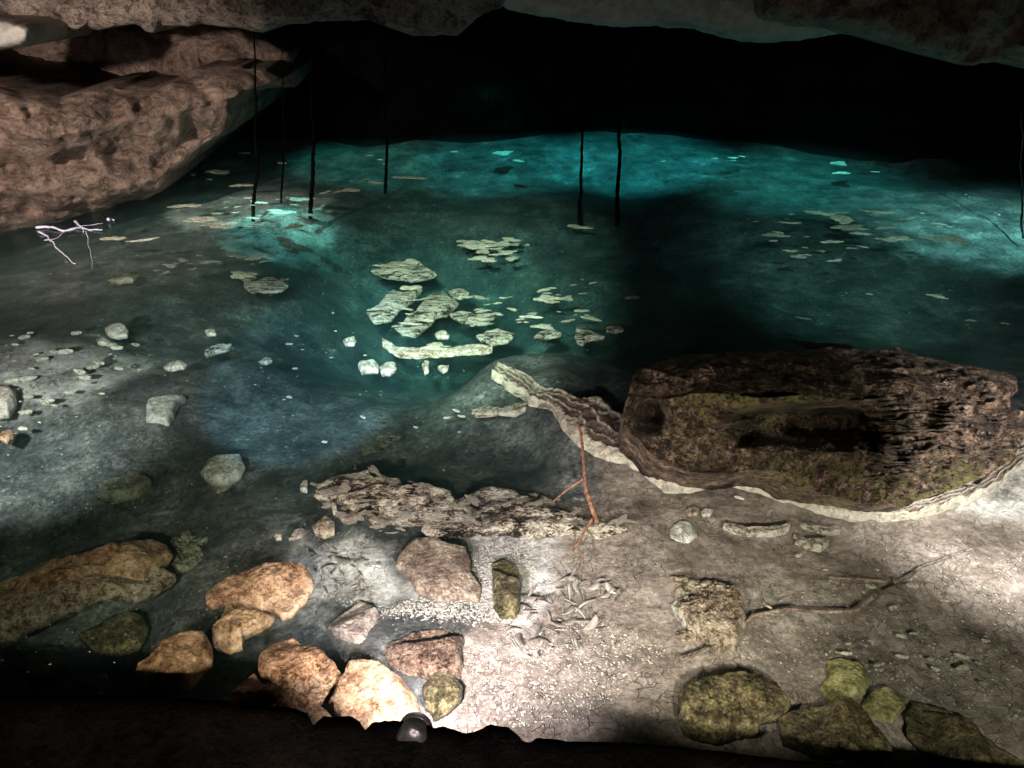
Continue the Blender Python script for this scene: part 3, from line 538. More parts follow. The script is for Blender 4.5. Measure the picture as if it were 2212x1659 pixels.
# ------------------------------------------------------------------ rocks
R_ = [
 ('G', [(1255,510),(1300,470),(1400,400),(1560,365),(1730,372),(1880,355),(1930,400),(1945,465),(1900,540),(1800,630),(1740,655),(1680,600),(1560,570),(1480,545),(1380,540),(1260,565)], .03, .14, 'tan', 'long tan rock lying across the top of the lit rock pile', {}),
 ('G', [(1400,580),(1480,555),(1600,590),(1700,630),(1700,680),(1620,740),(1500,780),(1500,850),(1400,885),(1310,850),(1300,760),(1350,680)], -.12, .12, 'spot', 'brown rock tucked under the long tan rock', {}),
 ('G', [(820,910),(880,870),(1000,800),(1090,755),(1180,740),(1260,750),(1290,800),(1290,900),(1230,960),(1150,1050),(1000,1110),(870,1130),(820,1100),(800,1030)], -.06, .2, 'spot', 'rounded cream rock with rust brown stains, alone at left of the pile', {}),
 ('G', [(1590,870),(1660,790),(1800,740),(1870,790),(1960,810),(2050,880),(2115,990),(2080,1030),(1980,1130),(1920,1170),(1830,1150),(1760,1110),(1660,1080),(1590,980),(1580,910)], -.02, .22, 'orange', 'chunky orange-tan block with a pitted top, largest of the lit pile', dict(rings=34, n=140)),
 ('G', [(1410,1190),(1450,1110),(1560,1020),(1590,1080),(1620,1110),(1700,1090),(1710,1150),(1900,1170),(2000,1240),(2050,1290),(2000,1400),(1900,1400),(1750,1350),(1560,1300),(1410,1260)], .0, .1, 'orange', 'low jagged orange rock against the black ledge', {}),
 ('H', [(285,1225),(400,1030),(425,985),(590,970),(760,1060),(860,1180),(900,1330),(740,1400),(560,1440),(380,1330)], -.05, .12, 'tan', 'smooth tan slab sloping to the flood light', dict(facets=2)),
 ('H', [(660,830),(820,755),(970,740),(1040,720),(1120,740),(1165,800),(1140,870),(1150,980),(1130,1080),(1060,1120),(900,1060),(760,1010),(650,960),(640,880)], -.15, .14, 'brown', 'rough red-brown rock in front of the flood light', dict(rings=34, n=140)),
 ('H', [(880,1130),(960,1040),(1020,1010),(1100,1050),(1140,1120),(1130,1180),(1050,1260),(960,1300),(900,1220)], -.1, .1, 'moss', 'small dark stone with green moss just above the flood light', {}),
 ('H', [(290,735),(400,640),(500,565),(570,600),(640,680),(650,790),(655,850),(600,920),(470,880),(330,790)], -.2, .12, 'greys', 'grey-pink flat rock between the lit pile and the rough brown rock', dict(facets=3)),
 ('H', [(735,310),(830,230),(960,210),(1030,240),(1160,280),(1190,360),(1200,440),(1260,520),(1250,610),(1120,600),(960,590),(850,540),(800,440),(720,380)], -.14, .06, 'slab', 'broad flat brown slab with a pale corner, under shallow water', dict(facets=2, rough=.06)),
 ('H', [(1325,350),(1400,330),(1480,370),(1500,470),(1500,640),(1460,690),(1380,690),(1330,620),(1325,480)], -.12, .09, 'moss', 'upright oblong olive stone set in the pale sediment', dict(facets=2)),
 ('I', [(25,375),(120,385),(210,410),(300,420),(380,480),(450,480),(480,540),(490,640),(485,760),(440,840),(400,810),(330,890),(290,830),(250,790),(200,770),(130,690),(60,600),(60,530),(60,440)], -.1, .2, 'pit', 'pitted tan rock standing alone on the brown shelf', dict(rings=40, n=160, rough=.2)),
 ('I', [(50,790),(100,775),(180,790),(180,830),(120,840),(60,815)], -.1, .06, 'pit', 'small tan stone at the lower left of the pitted rock', {}),
 ('I', [(1000,935),(1100,930),(1220,970),(1290,1060),(1250,1130),(1180,1170),(1080,1200),(980,1170),(960,1100),(1000,1040)], -.12, .13, 'yellow', 'larger yellow-green stone at lower right', dict(facets=3)),
 ('I', [(1290,1130),(1390,1100),(1500,1170),(1500,1230),(1450,1270),(1410,1345),(1310,1300),(1200,1230)], -.12, .13, 'yellow', 'smaller yellow-green stone at lower right', dict(facets=3)),
 ('I', [(80,1160),(160,1080),(350,1060),(480,1035),(620,1070),(700,1130),(790,1220),(760,1250),(600,1300),(560,1380),(450,1400),(300,1440),(150,1400),(60,1300)], -.06, .13, 'moss', 'rough olive-brown boulder at the bottom between ledge and yellow stones', dict(rings=40, n=160, rough=.2)),
 ('I', [(790,1240),(980,1240),(1050,1205),(1140,1210),(1200,1260),(1300,1400),(1420,1550),(1250,1600),(1000,1540),(720,1440),(700,1300)], -.06, .1, 'moss', 'sloping dark slab with a green top edge below the yellow stones', dict(facets=3)),
 ('I', [(1500,1290),(1560,1215),(1700,1240),(1850,1310),(2000,1440),(2212,1560),(2212,1659),(1950,1640),(1700,1560),(1500,1400)], -.08, .09, 'moss', 'long dark brown rock at the bottom right corner', {}),
 ('I', [(60,1530),(200,1490),(400,1510),(440,1600),(420,1700),(80,1700)], .05, .15, 'moss', 'dim olive rock, leftmost of the row along the bottom right edge', {}),
 ('I', [(450,1620),(500,1550),(540,1530),(590,1600),(590,1700),(450,1700)], .08, .15, 'moss', 'narrow dim rock standing between two larger ones on the bottom edge', {}),
 ('I', [(620,1600),(720,1550),(800,1560),(830,1620),(790,1700),(620,1700)], .08, .15, 'moss', 'rounded dim rock right of the narrow one on the bottom edge', {}),
 ('I', [(850,1560),(1000,1545),(1250,1590),(1500,1680),(1500,1750),(860,1750)], .05, .15, 'moss', 'long dim rock lying along the bottom edge, right of the rounded one', {}),
 ('I', [(1690,1650),(1800,1610),(1930,1630),(1980,1700),(1700,1720)], .05, .12, 'yellow', 'small yellowish rock cut by the bottom edge near the right corner', {}),
 ('I', [(15,140),(80,100),(170,130),(185,180),(140,220),(60,215),(15,190)], -.1, .08, 'pale', 'whitish angular stone on the shelf under the rim', dict(facets=5)),
 ('I', [(100,25),(170,5),(205,30),(180,70),(130,80)], -.1, .04, 'pit', 'small cream stone above the whitish angular one', {}),
 ('I', [(205,40),(240,25),(285,35),(265,60),(215,65)], -.08, .04, 'pale', 'tiny white crystalline stone beside the cream one', {}),
 ('D', [(790,1055),(860,980),(940,900),(1000,850),(1080,850),(1150,880),(1100,930),(1080,1000),(1040,1040),(950,1045),(880,1050)], -.28, .08, 'pale', 'flat pale wedge-shaped stone in the left part of the pool', dict(facets=2)),
 ('D', [(1240,1340),(1290,1260),(1380,1240),(1500,1240),(1515,1290),(1480,1350),(1420,1400),(1300,1390)], -.3, .1, 'pale', 'pale rounded stone with a white corner, left of the centre', dict(facets=3)),
 ('D', [(580,1450),(640,1380),(790,1345),(900,1370),(940,1400),(880,1460),(780,1490),(690,1505),(590,1480)], -.35, .08, 'dim', 'wide olive-grey lens-shaped stone on the left bed', dict(facets=2)),
 ('D', [(575,1250),(640,1190),(720,1150),(840,1180),(865,1250),(850,1305),(680,1295),(600,1290)], -.38, .08, 'dim', 'dim faceted stone above the lens-shaped one', dict(facets=3)),
 ('D', [(1290,1420),(1350,1405),(1430,1420),(1420,1450),(1350,1475)], -.35, .05, 'dim', 'small olive stone just below the pale rounded one', {}),
 ('D', [(0,1380),(120,1325),(240,1370),(200,1420),(40,1445),(-60,1430)], -.4, .08, 'dim', 'dim stone at the left edge beside the lens-shaped one', {}),
 ('D', [(-60,1500),(20,1480),(60,1520),(40,1560),(-60,1570)], -.45, .08, 'dim', 'small dim stone cut by the left edge', {}),
 ('D', [(120,1560),(170,1540),(250,1580),(200,1640),(150,1650)], -.45, .07, 'dim', 'small triangular dim stone above the long ledge rock at left', dict(facets=4)),
 ('G', [(-150,470),(0,420),(150,390),(200,340),(400,310),(560,285),(750,240),(850,190),(950,175),(1030,200),(1055,250),(980,300),(910,340),(860,400),(700,430),(400,500),(200,560),(0,620),(-150,660)], -.25, .2, 'tan', 'long pale beige ridge of rock at the left edge', dict(n=200, rings=34, strat=2)),
 ('G', [(300,520),(500,450),(700,410),(880,400),(1000,360),(1080,370),(1075,420),(950,490),(820,550),(740,510),(560,540),(400,600),(200,690),(0,780),(-120,800),(-120,650),(100,600)], -.28, .16, 'pit', 'lower pale shelf below the beige ridge at left', dict(n=180, rings=30)),
 ('G', [(950,300),(1080,210),(1170,160),(1200,200),(1390,195),(1440,320),(1380,370),(1200,400),(1090,430),(1040,350),(900,400)], -.4, .15, 'dim', 'dark olive rough rock behind the right end of the beige ridge', dict(rough=.25)),
 ('G', [(470,800),(600,740),(780,660),(880,670),(910,740),(850,840),(700,920),(600,900)], -.4, .15, 'moss', 'murky olive rock below the beige ridge', dict(facets=2)),
 ('G', [(80,880),(200,810),(400,880),(390,960),(300,1110),(150,1060)], -.5, .15, 'dim', 'murky angular rock in the dark lower left corner', dict(facets=3)),
 ('G', [(510,1180),(570,1090),(650,1040),(670,1080),(610,1170),(545,1225)], -.2, .06, 'greys', 'small slanting pinkish stone in the dark, lower left', {}),
 ('G', [(400,1150),(440,1115),(460,1160),(455,1215),(420,1200)], -.2, .05, 'spot', 'tiny reddish stone left of the slanting pinkish one', {}),
 ('G', [(1790,220),(1830,170),(1880,155),(1925,168),(1870,205)], -.22, .04, 'greys', 'small grey triangular stone left of the rough pebbles', {}),
 ('G', [(1700,195),(1720,180),(1748,185),(1745,205),(1712,212)], -.03, .04, 'pale', 'tiny bright orange-white pebble in the dark water', {}),
 ('H', [(190,110),(280,45),(340,90),(340,150),(270,170),(210,150)], -.12, .1, 'pit', 'round rough pebble at the left end of the crusted terrace', {}),
 ('H', [(360,60),(400,20),(485,30),(480,75),(400,95)], -.12, .08, 'pit', 'small rough stone right of the round pebble', {}),
 ('H', [(320,10),(350,-10),(355,40),(330,50)], -.1, .05, 'pale', 'tiny white stone above the round rough pebble', {}),
 ('D', [(1860,1430),(1880,1375),(1910,1380),(1905,1440)], -.2, .08, 'pale', 'upright white chip at the left tip of the crusted terrace', {}),
 ('E', [(100,1180),(250,1110),(400,1060),(590,1055),(600,1110),(450,1180),(330,1230),(200,1310),(100,1300)], -.5, .12, 'dim', 'submerged blade-shaped rock in the dark middle water', dict(facets=2)),
 ('E', [(790,1110),(840,1085),(865,1100),(840,1130),(800,1130)], -.45, .05, 'dim', 'small dim cone-like stone right of the blade-shaped rock', {}),
 ('E', [(1360,1210),(1420,1195),(1470,1220),(1440,1265),(1390,1240)], -.4, .05, 'greys', 'grey shard in the dark water left of the upright twig', {}),
 # bright layered rocks mid-pool
 ('E', [(260,90),(340,55),(430,30),(560,40),(590,80),(650,125),(560,140),(500,150),(350,130)], -.06, .12, 'layer', 'pale green layered rock, farthest of the bright rocks mid-pool', dict(jag=2.5, n=200)),
 ('E', [(220,330),(300,280),(340,240),(380,200),(480,220),(580,200),(520,260),(430,300),(380,370),(260,395)], -.06, .14, 'layer', 'bright layered rock, left of the two slanting ones mid-pool', dict(jag=2.5, n=200)),
 ('E', [(390,440),(520,380),(580,270),(700,235),(790,290),(740,350),(650,385),(600,450),(520,500),(430,490)], -.06, .18, 'layer', 'largest bright layered rock slanting up mid-pool', dict(jag=2.5, n=220)),
 ('E', [(730,220),(800,215),(865,235),(820,270),(760,265)], -.03, .06, 'layer', 'small layered stone at the top of the largest bright rock', dict(jag=2.5)),
 ('E', [(735,360),(820,350),(900,380),(1000,365),(1030,380),(980,420),(880,430),(800,410)], -.04, .08, 'layer', 'low bright broken rock right of the largest layered one', dict(jag=2.5)),
 ('E', [(905,505),(960,490),(1040,462),(1100,475),(1152,492),(1110,535),(1000,552),(930,530)], -.03, .06, 'layer', 'pale triangular plate right of the curved crust band', dict(facets=2)),
 ('E', [(1262,522),(1300,480),(1380,462),(1440,490),(1380,505)], -.03, .06, 'layer', 'small pale plate right of the triangular one', dict(facets=2)),
 ('E', [(1525,520),(1540,460),(1600,458),(1640,480),(1710,500),(1620,520),(1575,560),(1540,550)], -.03, .07, 'layer', 'pale broken stone right of the row of plates', dict(jag=2.5)),
 ('E', [(1710,455),(1740,442),(1800,445),(1825,462),(1780,475),(1720,468)], -.03, .04, 'layer', 'small pale stone farthest right in the row of plates', dict(jag=2.5)),
 ('E', [(650,490),(700,465),(745,490),(735,502),(660,500)], -.02, .04, 'pale', 'small bright white triangle of rock under the layered rocks', {}),
 ('E', [(75,530),(90,515),(140,508),(165,525),(150,548),(95,552)], -.02, .03, 'pale', 'pale oval flake stone left of the curved crust band', {}),
 ('E', [(170,690),(200,650),(270,642),(300,680),(300,712),(190,718)], -.02, .04, 'pale', 'pale split stone below the crust band, left of a pair', dict(facets=3)),
 ('E', [(302,690),(330,675),(408,675),(410,700),(370,730),(315,730)], -.02, .04, 'pale', 'pale stone below the crust band, right of a pair', dict(facets=3)),
 ('E', [(570,690),(590,650),(615,660),(612,720),(585,728)], -.02, .03, 'pale', 'thin pale sliver of stone under the crust band', {}),
 ('E', [(665,695),(738,680),(732,705),(700,720)], -.02, .03, 'pale', 'small pale wedge right of the sliver under the crust band', {}),
 ('D', [(1430,135),(1480,110),(1560,100),(1600,130),(1620,150),(1760,145),(1795,180),(1760,210),(1660,215),(1560,215),(1520,185),(1530,150)], -.03, .08, 'layer', 'bright minty layered rock left of the dark channel', dict(jag=2.5, n=180)),
 ('D', [(650,150),(690,125),(780,105),(870,120),(820,155),(700,165)], -.03, .04, 'dim', 'dull flat rock at the far left shoal edge', {}),
 ('D', [(648,455),(680,430),(750,420),(792,445),(780,475),(720,485),(670,478)], -.1, .09, 'pale', 'rounded pale stone beside the dark left shoal shadow', {}),
 ('D', [(590,515),(630,508),(680,520),(660,538),(600,535)], -.1, .05, 'pale', 'small pale stone below the rounded one at left', {}),
 ('D', [(1270,470),(1300,460),(1345,468),(1340,485),(1285,487)], -.03, .03, 'pale', 'small flat white stone left of centre, nearest the shoal', {}),
 ('D', [(1268,615),(1280,585),(1360,560),(1440,548),(1435,575),(1340,605),(1280,625)], -.1, .06, 'layer', 'long speckled pale stone between the left shoal and the blue bed', {}),
 ('D', [(1012,690),(1040,665),(1100,652),(1160,670),(1140,685),(1060,698)], -.1, .05, 'pale', 'flat cream stone above the wedge-shaped one', {}),
 ('D', [(1605,655),(1630,640),(1680,630),(1692,645),(1650,662)], -.1, .04, 'pale', 'small cream shard on the blue bed', {}),
 ('D', [(-40,1110),(0,1060),(50,1055),(80,1080),(20,1130)], -.1, .1, 'tan', 'warm pale rock cut by the left edge', {}),
 ('D', [(-60,800),(20,780),(80,800),(90,870),(40,960),(-60,980)], -.12, .1, 'pale', 'brightly lit pale rock cut by the left edge', {}),
 # terrace of broken crust
 ('E', [(-110,1480),(-90,1420),(0,1370),(120,1340),(240,1310),(240,1380),(330,1370),(440,1400),(470,1450),(560,1440),(740,1450),(760,1500),(700,1580),(600,1640),(450,1650),(250,1640),(200,1590),(40,1500)], -.1, .06, 'terr', 'bright cream crusted terrace of broken rock in the centre foreground', dict(strat=7, n=240, rings=44)),
 ('H', [(880,150),(890,100),(960,60),(1100,-40),(1300,-130),(1500,-90),(1700,-20),(1760,40),(1900,100),(2100,110),(2212,150),(2000,185),(1700,190),(1450,185),(1250,160),(1100,180),(950,185)], -.11, .06, 'terr', 'layered reddish terrace edge left of and below the upright twig', dict(strat=7, n=240, rings=44)),
]
for v, pts, zb, h, mat, lab, kw in R_:
    big = max(p[0] for p in pts)-min(p[0] for p in pts)
    nm = 'rock' if big > 130 else 'stone'
    kw = dict(kw); 
    if big < 130: kw.setdefault('n', 40); kw.setdefault('rings', 12)
    rock(nm, Z(v, pts), zb, h, mat, lab, 'rock' if big > 130 else 'stone', **kw)

pit = next(o for o in COL.objects if o.get('label', '').startswith('pitted tan rock'))
Vf, Ff = rock_mesh(Z('I', [(18,600),(60,552),(215,735),(215,800),(100,712)]), -.1, .1, 'pale', n=60, rings=16)
link('broken_face', Vf, Ff, 'pale', pit)['label'] = 'smooth white broken side'

# ------------------------------------------------------------------ twigs and hanging roots
tw = bpy.data.objects.new('twig', None); COL.objects.link(tw); tw.location = P(1295,1135,-.02)
tag(tw, 'thin reddish forked twig standing in the shallows in front of the rim', 'twig')
mz = [(1535,1050,.30),(1560,1120,.27),(1575,1250,.22),(1580,1370,.16),(1590,1470,.11),(1620,1560,.06),(1660,1680,-.05)]
tube('stem', [P(*Z('E', [(a,b)])[0], z) for a, b, z in mz], .0075, .013, 'bark', tw, wob=.008, n=60)
tube('branch', [P(*Z('E', [(a,b)])[0], z) for a, b, z in [(1572,1398,.15),(1480,1460,.07),(1380,1545,-.04)]], .008, .004, 'bark', tw, wob=.006)
tube('branch', [P(*Z('H', [(a,b)])[0], z) for a, b, z in [(1945,105,.02),(1880,220,-.03),(1815,325,-.07)]], .008, .006, 'bark', tw, wob=.005)
tube('branch', [P(*Z('H', [(a,b)])[0], z) for a, b, z in [(1850,265,-.05),(1870,330,-.07),(1890,400,-.09)]], .004, .003, 'bark', tw, wob=.004)  # thin tube standing in for the twig's cast shadow
tw = bpy.data.objects.new('fallen_branch', None); COL.objects.link(tw); tw.location = P(1850,1310,-.05)
tag(tw, 'silt-coloured fallen branch lying across the brown shelf at right', 'branch')
tube('stem', [P(*Z('I', [(a,b)])[0], -.055) for a, b in [(60,985),(200,940),(330,880),(420,800),(520,700),(700,672),(900,682),(1060,680),(1170,685),(1230,640),(1300,570),(1400,530),(1470,510)]], .007, .01, 'slab', tw, wob=.012, n=90)
tube('stem', [P(*Z('I', [(a,b)])[0], -.04) for a, b in [(1400,500),(1500,460),(1580,400),(1650,370),(1750,330),(1880,290)]], .011, .005, 'leaf', tw, wob=.01, n=60)
tube('offshoot', [P(*Z('I', [(a,b)])[0], -.055) for a, b in [(640,665),(590,640),(580,560)]], .006, .003, 'slab', tw, wob=.01)
tube('offshoot', [P(*Z('I', [(a,b)])[0], -.055) for a, b in [(1350,500),(1200,480),(1000,470)]], .008, .003, 'slab', tw, wob=.01)

def hroot(px, py, Yt, r, lab, lean=0):
    b = P(px, py, -.2); t = PY(px+lean, -30, Yt); m1 = b*.7+t*.3+np.array([.03,0,-.1])
    o = tube('hanging_root', [b, m1, t], r, r*.2, 'rootm', wob=.02, seed=int(px), n=60)
    tag(o, lab, 'root', 'thin roots hanging into the pool')
hroot(546,478,9.1,.024,'dark hanging root dipping in front of the left teal glow, left of two')
hroot(670,474,9.1,.028,'thick dark hanging root at the right side of the left teal glow')
hroot(606,440,9.2,.014,'thin dark root between the two thick ones over the left teal glow')
hroot(832,420,9.6,.022,'dark hanging root between the left glow and the bright back water', lean=-8)
hroot(1252,492,10.6,.022,'dark hanging root over the brightest back water, left of two')
hroot(1333,485,10.6,.028,'dark hanging root over the brightest back water, right of two')
hroot(930,300,12.2,.012,'faint hair-thin root hanging before the black back wall')
hroot(2208,515,9.5,.012,'dark hanging root at the right edge over pale teal water')
hroot(428,405,10.2,.008,'very thin root close to the left rock wall')
tube_o = tube('root_thread', [P(*Z('F',[(575,1440)])[0], 0), P(*Z('F',[(572,1350)])[0], .12), P(*Z('F',[(578,1260)])[0], .25)], .003, .002, 'rootm', n=14)
tag(tube_o, 'black thread-like root standing on the crusted rim', 'root')
fl = bpy.data.objects.new('reflection_tangle', None); COL.objects.link(fl); fl.location = P(150,500,0)  # strands model a pale reflection on the water, not real roots
tag(fl, 'pale bluish tangle of thin strands modelling a reflection by the left wall', 'reflection')
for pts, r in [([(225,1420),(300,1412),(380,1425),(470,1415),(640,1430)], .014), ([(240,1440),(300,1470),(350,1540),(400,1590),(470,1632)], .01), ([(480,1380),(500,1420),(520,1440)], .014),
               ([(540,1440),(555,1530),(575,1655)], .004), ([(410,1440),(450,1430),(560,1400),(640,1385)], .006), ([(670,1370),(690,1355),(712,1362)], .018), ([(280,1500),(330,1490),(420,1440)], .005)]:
    tube('reflection_strand', [P(*Z('A', [p])[0], .01+.02*random.random()) for p in pts], r, r*.4, 'refl', fl, wob=.03, seed=int(pts[0][0]), n=26)

# ------------------------------------------------------------------ flakes, chips, leaves
def flake_mesh(seed, thick=.03):
    rnd = random.Random(seed); n = 22; V = []
    ph = [rnd.uniform(0,6.28) for _ in range(4)]; rad = [.85+.22*math.sin(2*k*6.283/n+ph[0])+.16*math.sin(3*k*6.283/n+ph[1])+.12*math.sin(5*k*6.283/n+ph[2])+.12*rnd.uniform(-1,1) for k in range(n)]; asp = rnd.uniform(.35,.75)
    for ring, (s, z) in enumerate([(.02,thick),(.6,thick*.9),(.93,thick*.6),(1,0),(.8,-thick)]):
        for k in range(n):
            a = 2*math.pi*k/n; r = rad[k]*s
            V.append((r*math.cos(a), r*asp*math.sin(a), z*(1+.3*math.sin(k*1.7+seed)*(ring in (1,2)))))
    F_ = grid_faces(n, 5, True); F_.append(list(range(n))[::-1]); F_.append(list(range(4*n, 5*n)))
    me = bpy.data.meshes.new('flake'); me.from_pydata(V, [], [list(f) for f in F_]); me.update(); me.materials.append(M['flake']); return me
FM = [flake_mesh(k) for k in range(12)]
SM = [flake_mesh(k+40, .28) for k in range(8)]
def flake(px, py, wpx, label, group, name='calcite_flake', cat='flake', z=.004, rnd=random, mat=None, tilt=.0, ms=None):
    p = P(px, py, z); dist = math.hypot(p[0], p[1], CAM_H-z)
    s = wpx/F*dist/2
    o = bpy.data.objects.new(name, rnd.choice(ms or FM)); COL.objects.link(o)
    o.location = p; o.rotation_euler = (rnd.uniform(-tilt,tilt), rnd.uniform(-tilt,tilt), rnd.uniform(-.5,.5)+(math.pi if rnd.random() < .5 else 0)); o.scale = (s, s, s)
    return tag(o, label, cat, group)
def scatter(poly, n, w0, w1, label, group, seed, **kw):
    rnd = random.Random(seed); xs = [p[0] for p in poly]; ys = [p[1] for p in poly]; k = 0; it = 0
    while k < n and it < 8000:
        it += 1
        x = rnd.uniform(min(xs), max(xs)); y = rnd.uniform(min(ys), max(ys))
        if in_poly(np.array([x]), np.array([y]), poly)[0]:
            w = w0+(w1-w0)*rnd.random()**2.2
            flake(x, y, w, label, group, rnd=rnd, **kw); k += 1
scatter([(330,460),(420,428),(560,425),(700,428),(730,450),(640,490),(420,492)], 46, 9, 58, 'pale teal flake floating in the bright glow near the left wall', 'flakes in the left teal glow', 1)
scatter([(380,370),(470,320),(900,325),(900,400),(700,420),(360,420)], 18, 14, 62, 'dim teal flake floating in the far water left of the roots', 'flakes on the far left water', 2)
scatter([(950,300),(1240,320),(1560,330),(1950,350),(1900,440),(1400,420),(980,350)], 20, 12, 55, 'dim teal flake floating on the far water before the back wall', 'flakes on the far water', 3)
scatter([(1590,480),(1700,455),(1960,450),(2100,490),(2080,540),(1850,560),(1700,570),(1660,520)], 50, 8, 60, 'pale green flake in the scattered raft at right above the block', 'flakes on the right water', 4)
scatter([(990,515),(1080,508),(1145,530),(1120,560),(1040,562),(1000,545)], 28, 14, 66, 'bright mint flake in the tight cluster farthest out mid-pool', 'mint flakes mid-pool', 5)
scatter([(1000,625),(1160,620),(1280,600),(1280,700),(1100,715),(1010,700)], 44, 12, 56, 'pale flake floating right of the bright layered rocks', 'flakes right of the layered rocks', 6)
scatter([(810,570),(930,560),(940,600),(820,605)], 12, 8, 30, 'small flake around the farthest layered rock', 'flakes round the farthest layered rock', 7)
scatter([(300,585),(430,548),(590,545),(600,575),(480,572),(330,600)], 20, 12, 55, 'dull green flake along the edge of the left shoal', 'flakes on the left shoal edge', 8)
scatter([(0,720),(160,705),(300,740),(330,800),(150,920),(0,940)], 60, 4, 30, 'pale stone chip on the brightly lit bed at the left edge', 'chips on the left bed', 9, z=-.12, name='stone_chip', cat='stone chip', ms=SM)
scatter([(450,650),(760,600),(1000,800),(1050,960),(620,990),(440,820)], 34, 3, 18, 'tiny white chip on the bluish bed left of the crust rim', 'chips on the blue bed', 10, z=-.1, name='stone_chip', cat='stone chip', ms=SM)
scatter([(1350,640),(1650,640),(2150,620),(2200,720),(1900,740),(1700,700),(1400,700)], 12, 5, 36, 'dim grey-green flake on the dark water behind the block', 'flakes behind the block', 11)
scatter([(1780,1230),(2150,1230),(2180,1500),(1900,1440),(1650,1350),(1700,1290)], 40, 4, 24, 'small pale pebble on the gravelly brown bed at lower right', 'pebbles at lower right', 13, z=-.07, name='pebble', cat='pebble', ms=SM)
for k, (ply, lab) in enumerate([
  ([(805,675),(860,610),(920,610),(900,660),(850,690)], 'pale flake lying on the left slanting layered rock mid-pool'),
  ([(850,705),(890,670),(915,625),(985,640),(960,670),(920,715)], 'pale flake lying on the largest layered rock mid-pool'),
  ([(970,670),(1060,670),(1070,700),(990,700)], 'pale flake lying on the low broken rock right of the largest layered one'),
  ([(810,570),(900,560),(940,590),(830,600)], 'pale mint flake lying on the farthest layered rock'),
  ([(830,730),(1060,740),(1060,765),(860,770)], 'pale flake along the curved crust band mid-pool'),
  ([(500,590),(560,590),(620,605),(600,620),(540,620)], 'bright mint flake on the layered rock left of the dark channel')]):
    scatter(ply, 8, 18, 56, lab, lab.replace('flake', 'flakes'), 200+k, z=.02, tilt=.15)
def crumbs(poly, n, label, group, seed, zz=-.035):
    scatter(poly, n, 8, 46, label, group, seed, z=zz, name='crust_fragment', cat='crust fragment', tilt=.25, ms=CM)
CM = []
for me in FM:
    c = me.copy(); c.name = 'crust_fragment'; c.materials.clear(); c.materials.append(M['crust']); CM.append(c)
crumbs([(660,1040),(790,1010),(960,1050),(970,1110),(850,1160),(700,1110)], 60, 'cream crust fragment on the bright crusted terrace in the centre foreground', 'crust fragments on the terrace', 300)
crumbs([(960,1100),(1060,1060),(1240,1060),(1420,1120),(1250,1140),(980,1140)], 45, 'cream crust fragment on the layered reddish terrace edge below the twig', 'crust fragments on the terrace edge', 301)
crumbs([(1080,800),(1150,830),(1290,880),(1230,905),(1120,860)], 30, 'cream crust fragment heaped at the far tip of the winding rim', 'crust fragments at the rim tip', 302)
flake(1597,1075,20,'cream oval flake on the shelf just under the rim',None,name='pebble',cat='pebble',z=-.05,ms=SM)
flake(1970,1265,22,'cream oval pebble touching the fallen branch',None,name='pebble',cat='pebble',z=-.04,ms=SM)
flake(1725,1200,16,'small white flake on the shelf below the ragged crust',None,name='pebble',cat='pebble',z=-.05,ms=SM)
flake(1252,490,58,'tan leaf-like flake between the two dark roots',None,name='floating_leaf',cat='leaf')
flake(312,518,50,'yellowish leaf floating near the left wall',None,name='floating_leaf',cat='leaf')
flake(245,515,46,'brownish leaf floating left of the yellowish one',None,name='floating_leaf',cat='leaf')
flake(2025,640,42,'lone pale green flake right of the dark shadow',None)
flake(1775,748,110,'broad bright pale plate of crust just behind the block',None,name='crust_plate',cat='crust')

# leaf litter and shells in front of the twig
def leaf_mesh(seed):
    rnd = random.Random(seed); n = 9; V = []; c = rnd.uniform(.15,.9); w = rnd.choice([.1,.2,.3,.45])*rnd.uniform(.8,1.2); bend = rnd.uniform(-.35,.35); sk = rnd.uniform(-.3,.3)
    for i in range(n):
        u = i/(n-1)*2-1; hw = w*math.sqrt(max(0, 1-u*u))**1.2+.01
        for k in (-1, 0, 1):
            V.append((u, k*hw*(1+sk*u)+bend*u*u, .1*(1-u*u)*c+(.1*(k*k))*c+.05*math.sin(u*3+seed)))
    me0 = grid_faces(3, n)
    m = len(V); V = V+[(x, y, z-.05) for x, y, z in V]
    F_ = me0+[[a+m for a in f[::-1]] for f in me0]
    for i in range(n-1):
        F_.append([i*3, (i+1)*3, (i+1)*3+m, i*3+m]); F_.append([i*3+2, i*3+2+m, (i+1)*3+2+m, (i+1)*3+2])
    F_.append([0,m,m+1,1]); F_.append([1,m+1,m+2,2]); e = (n-1)*3; F_.append([e,e+1,e+1+m,e+m]); F_.append([e+1,e+2,e+2+m,e+1+m])
    me = bpy.data.meshes.new('leaf'); me.from_pydata(V, [], [list(f) for f in F_]); me.update(); me.polygons.foreach_set('use_smooth', [True]*len(me.polygons)); me.materials.append(M['leaf']); return me
LM = [leaf_mesh(k) for k in range(8)]
def leaves(poly, n, w0, w1, label, group, seed, a0=-.9, a1=.9):
    rnd = random.Random(seed); xs = [p[0] for p in poly]; ys = [p[1] for p in poly]; k = 0
    while k < n:
        x = rnd.uniform(min(xs), max(xs)); y = rnd.uniform(min(ys), max(ys))
        if not in_poly(np.array([x]), np.array([y]), poly)[0]: continue
        z = bed_at(x, y)+.012; p = P(x, y, z); dist = math.hypot(p[0], p[1], CAM_H-z)
        s = (w0+(w1-w0)*rnd.random()**2)/F*dist/2
        o = bpy.data.objects.new('dead_leaf', rnd.choice(LM)); COL.objects.link(o)
        o.location = p; o.rotation_euler = (rnd.uniform(-.5,.5), rnd.uniform(-.25,.25), rnd.uniform(a0, a1)); o.scale = (s, s, s)
        tag(o, label, 'leaf', group); k += 1
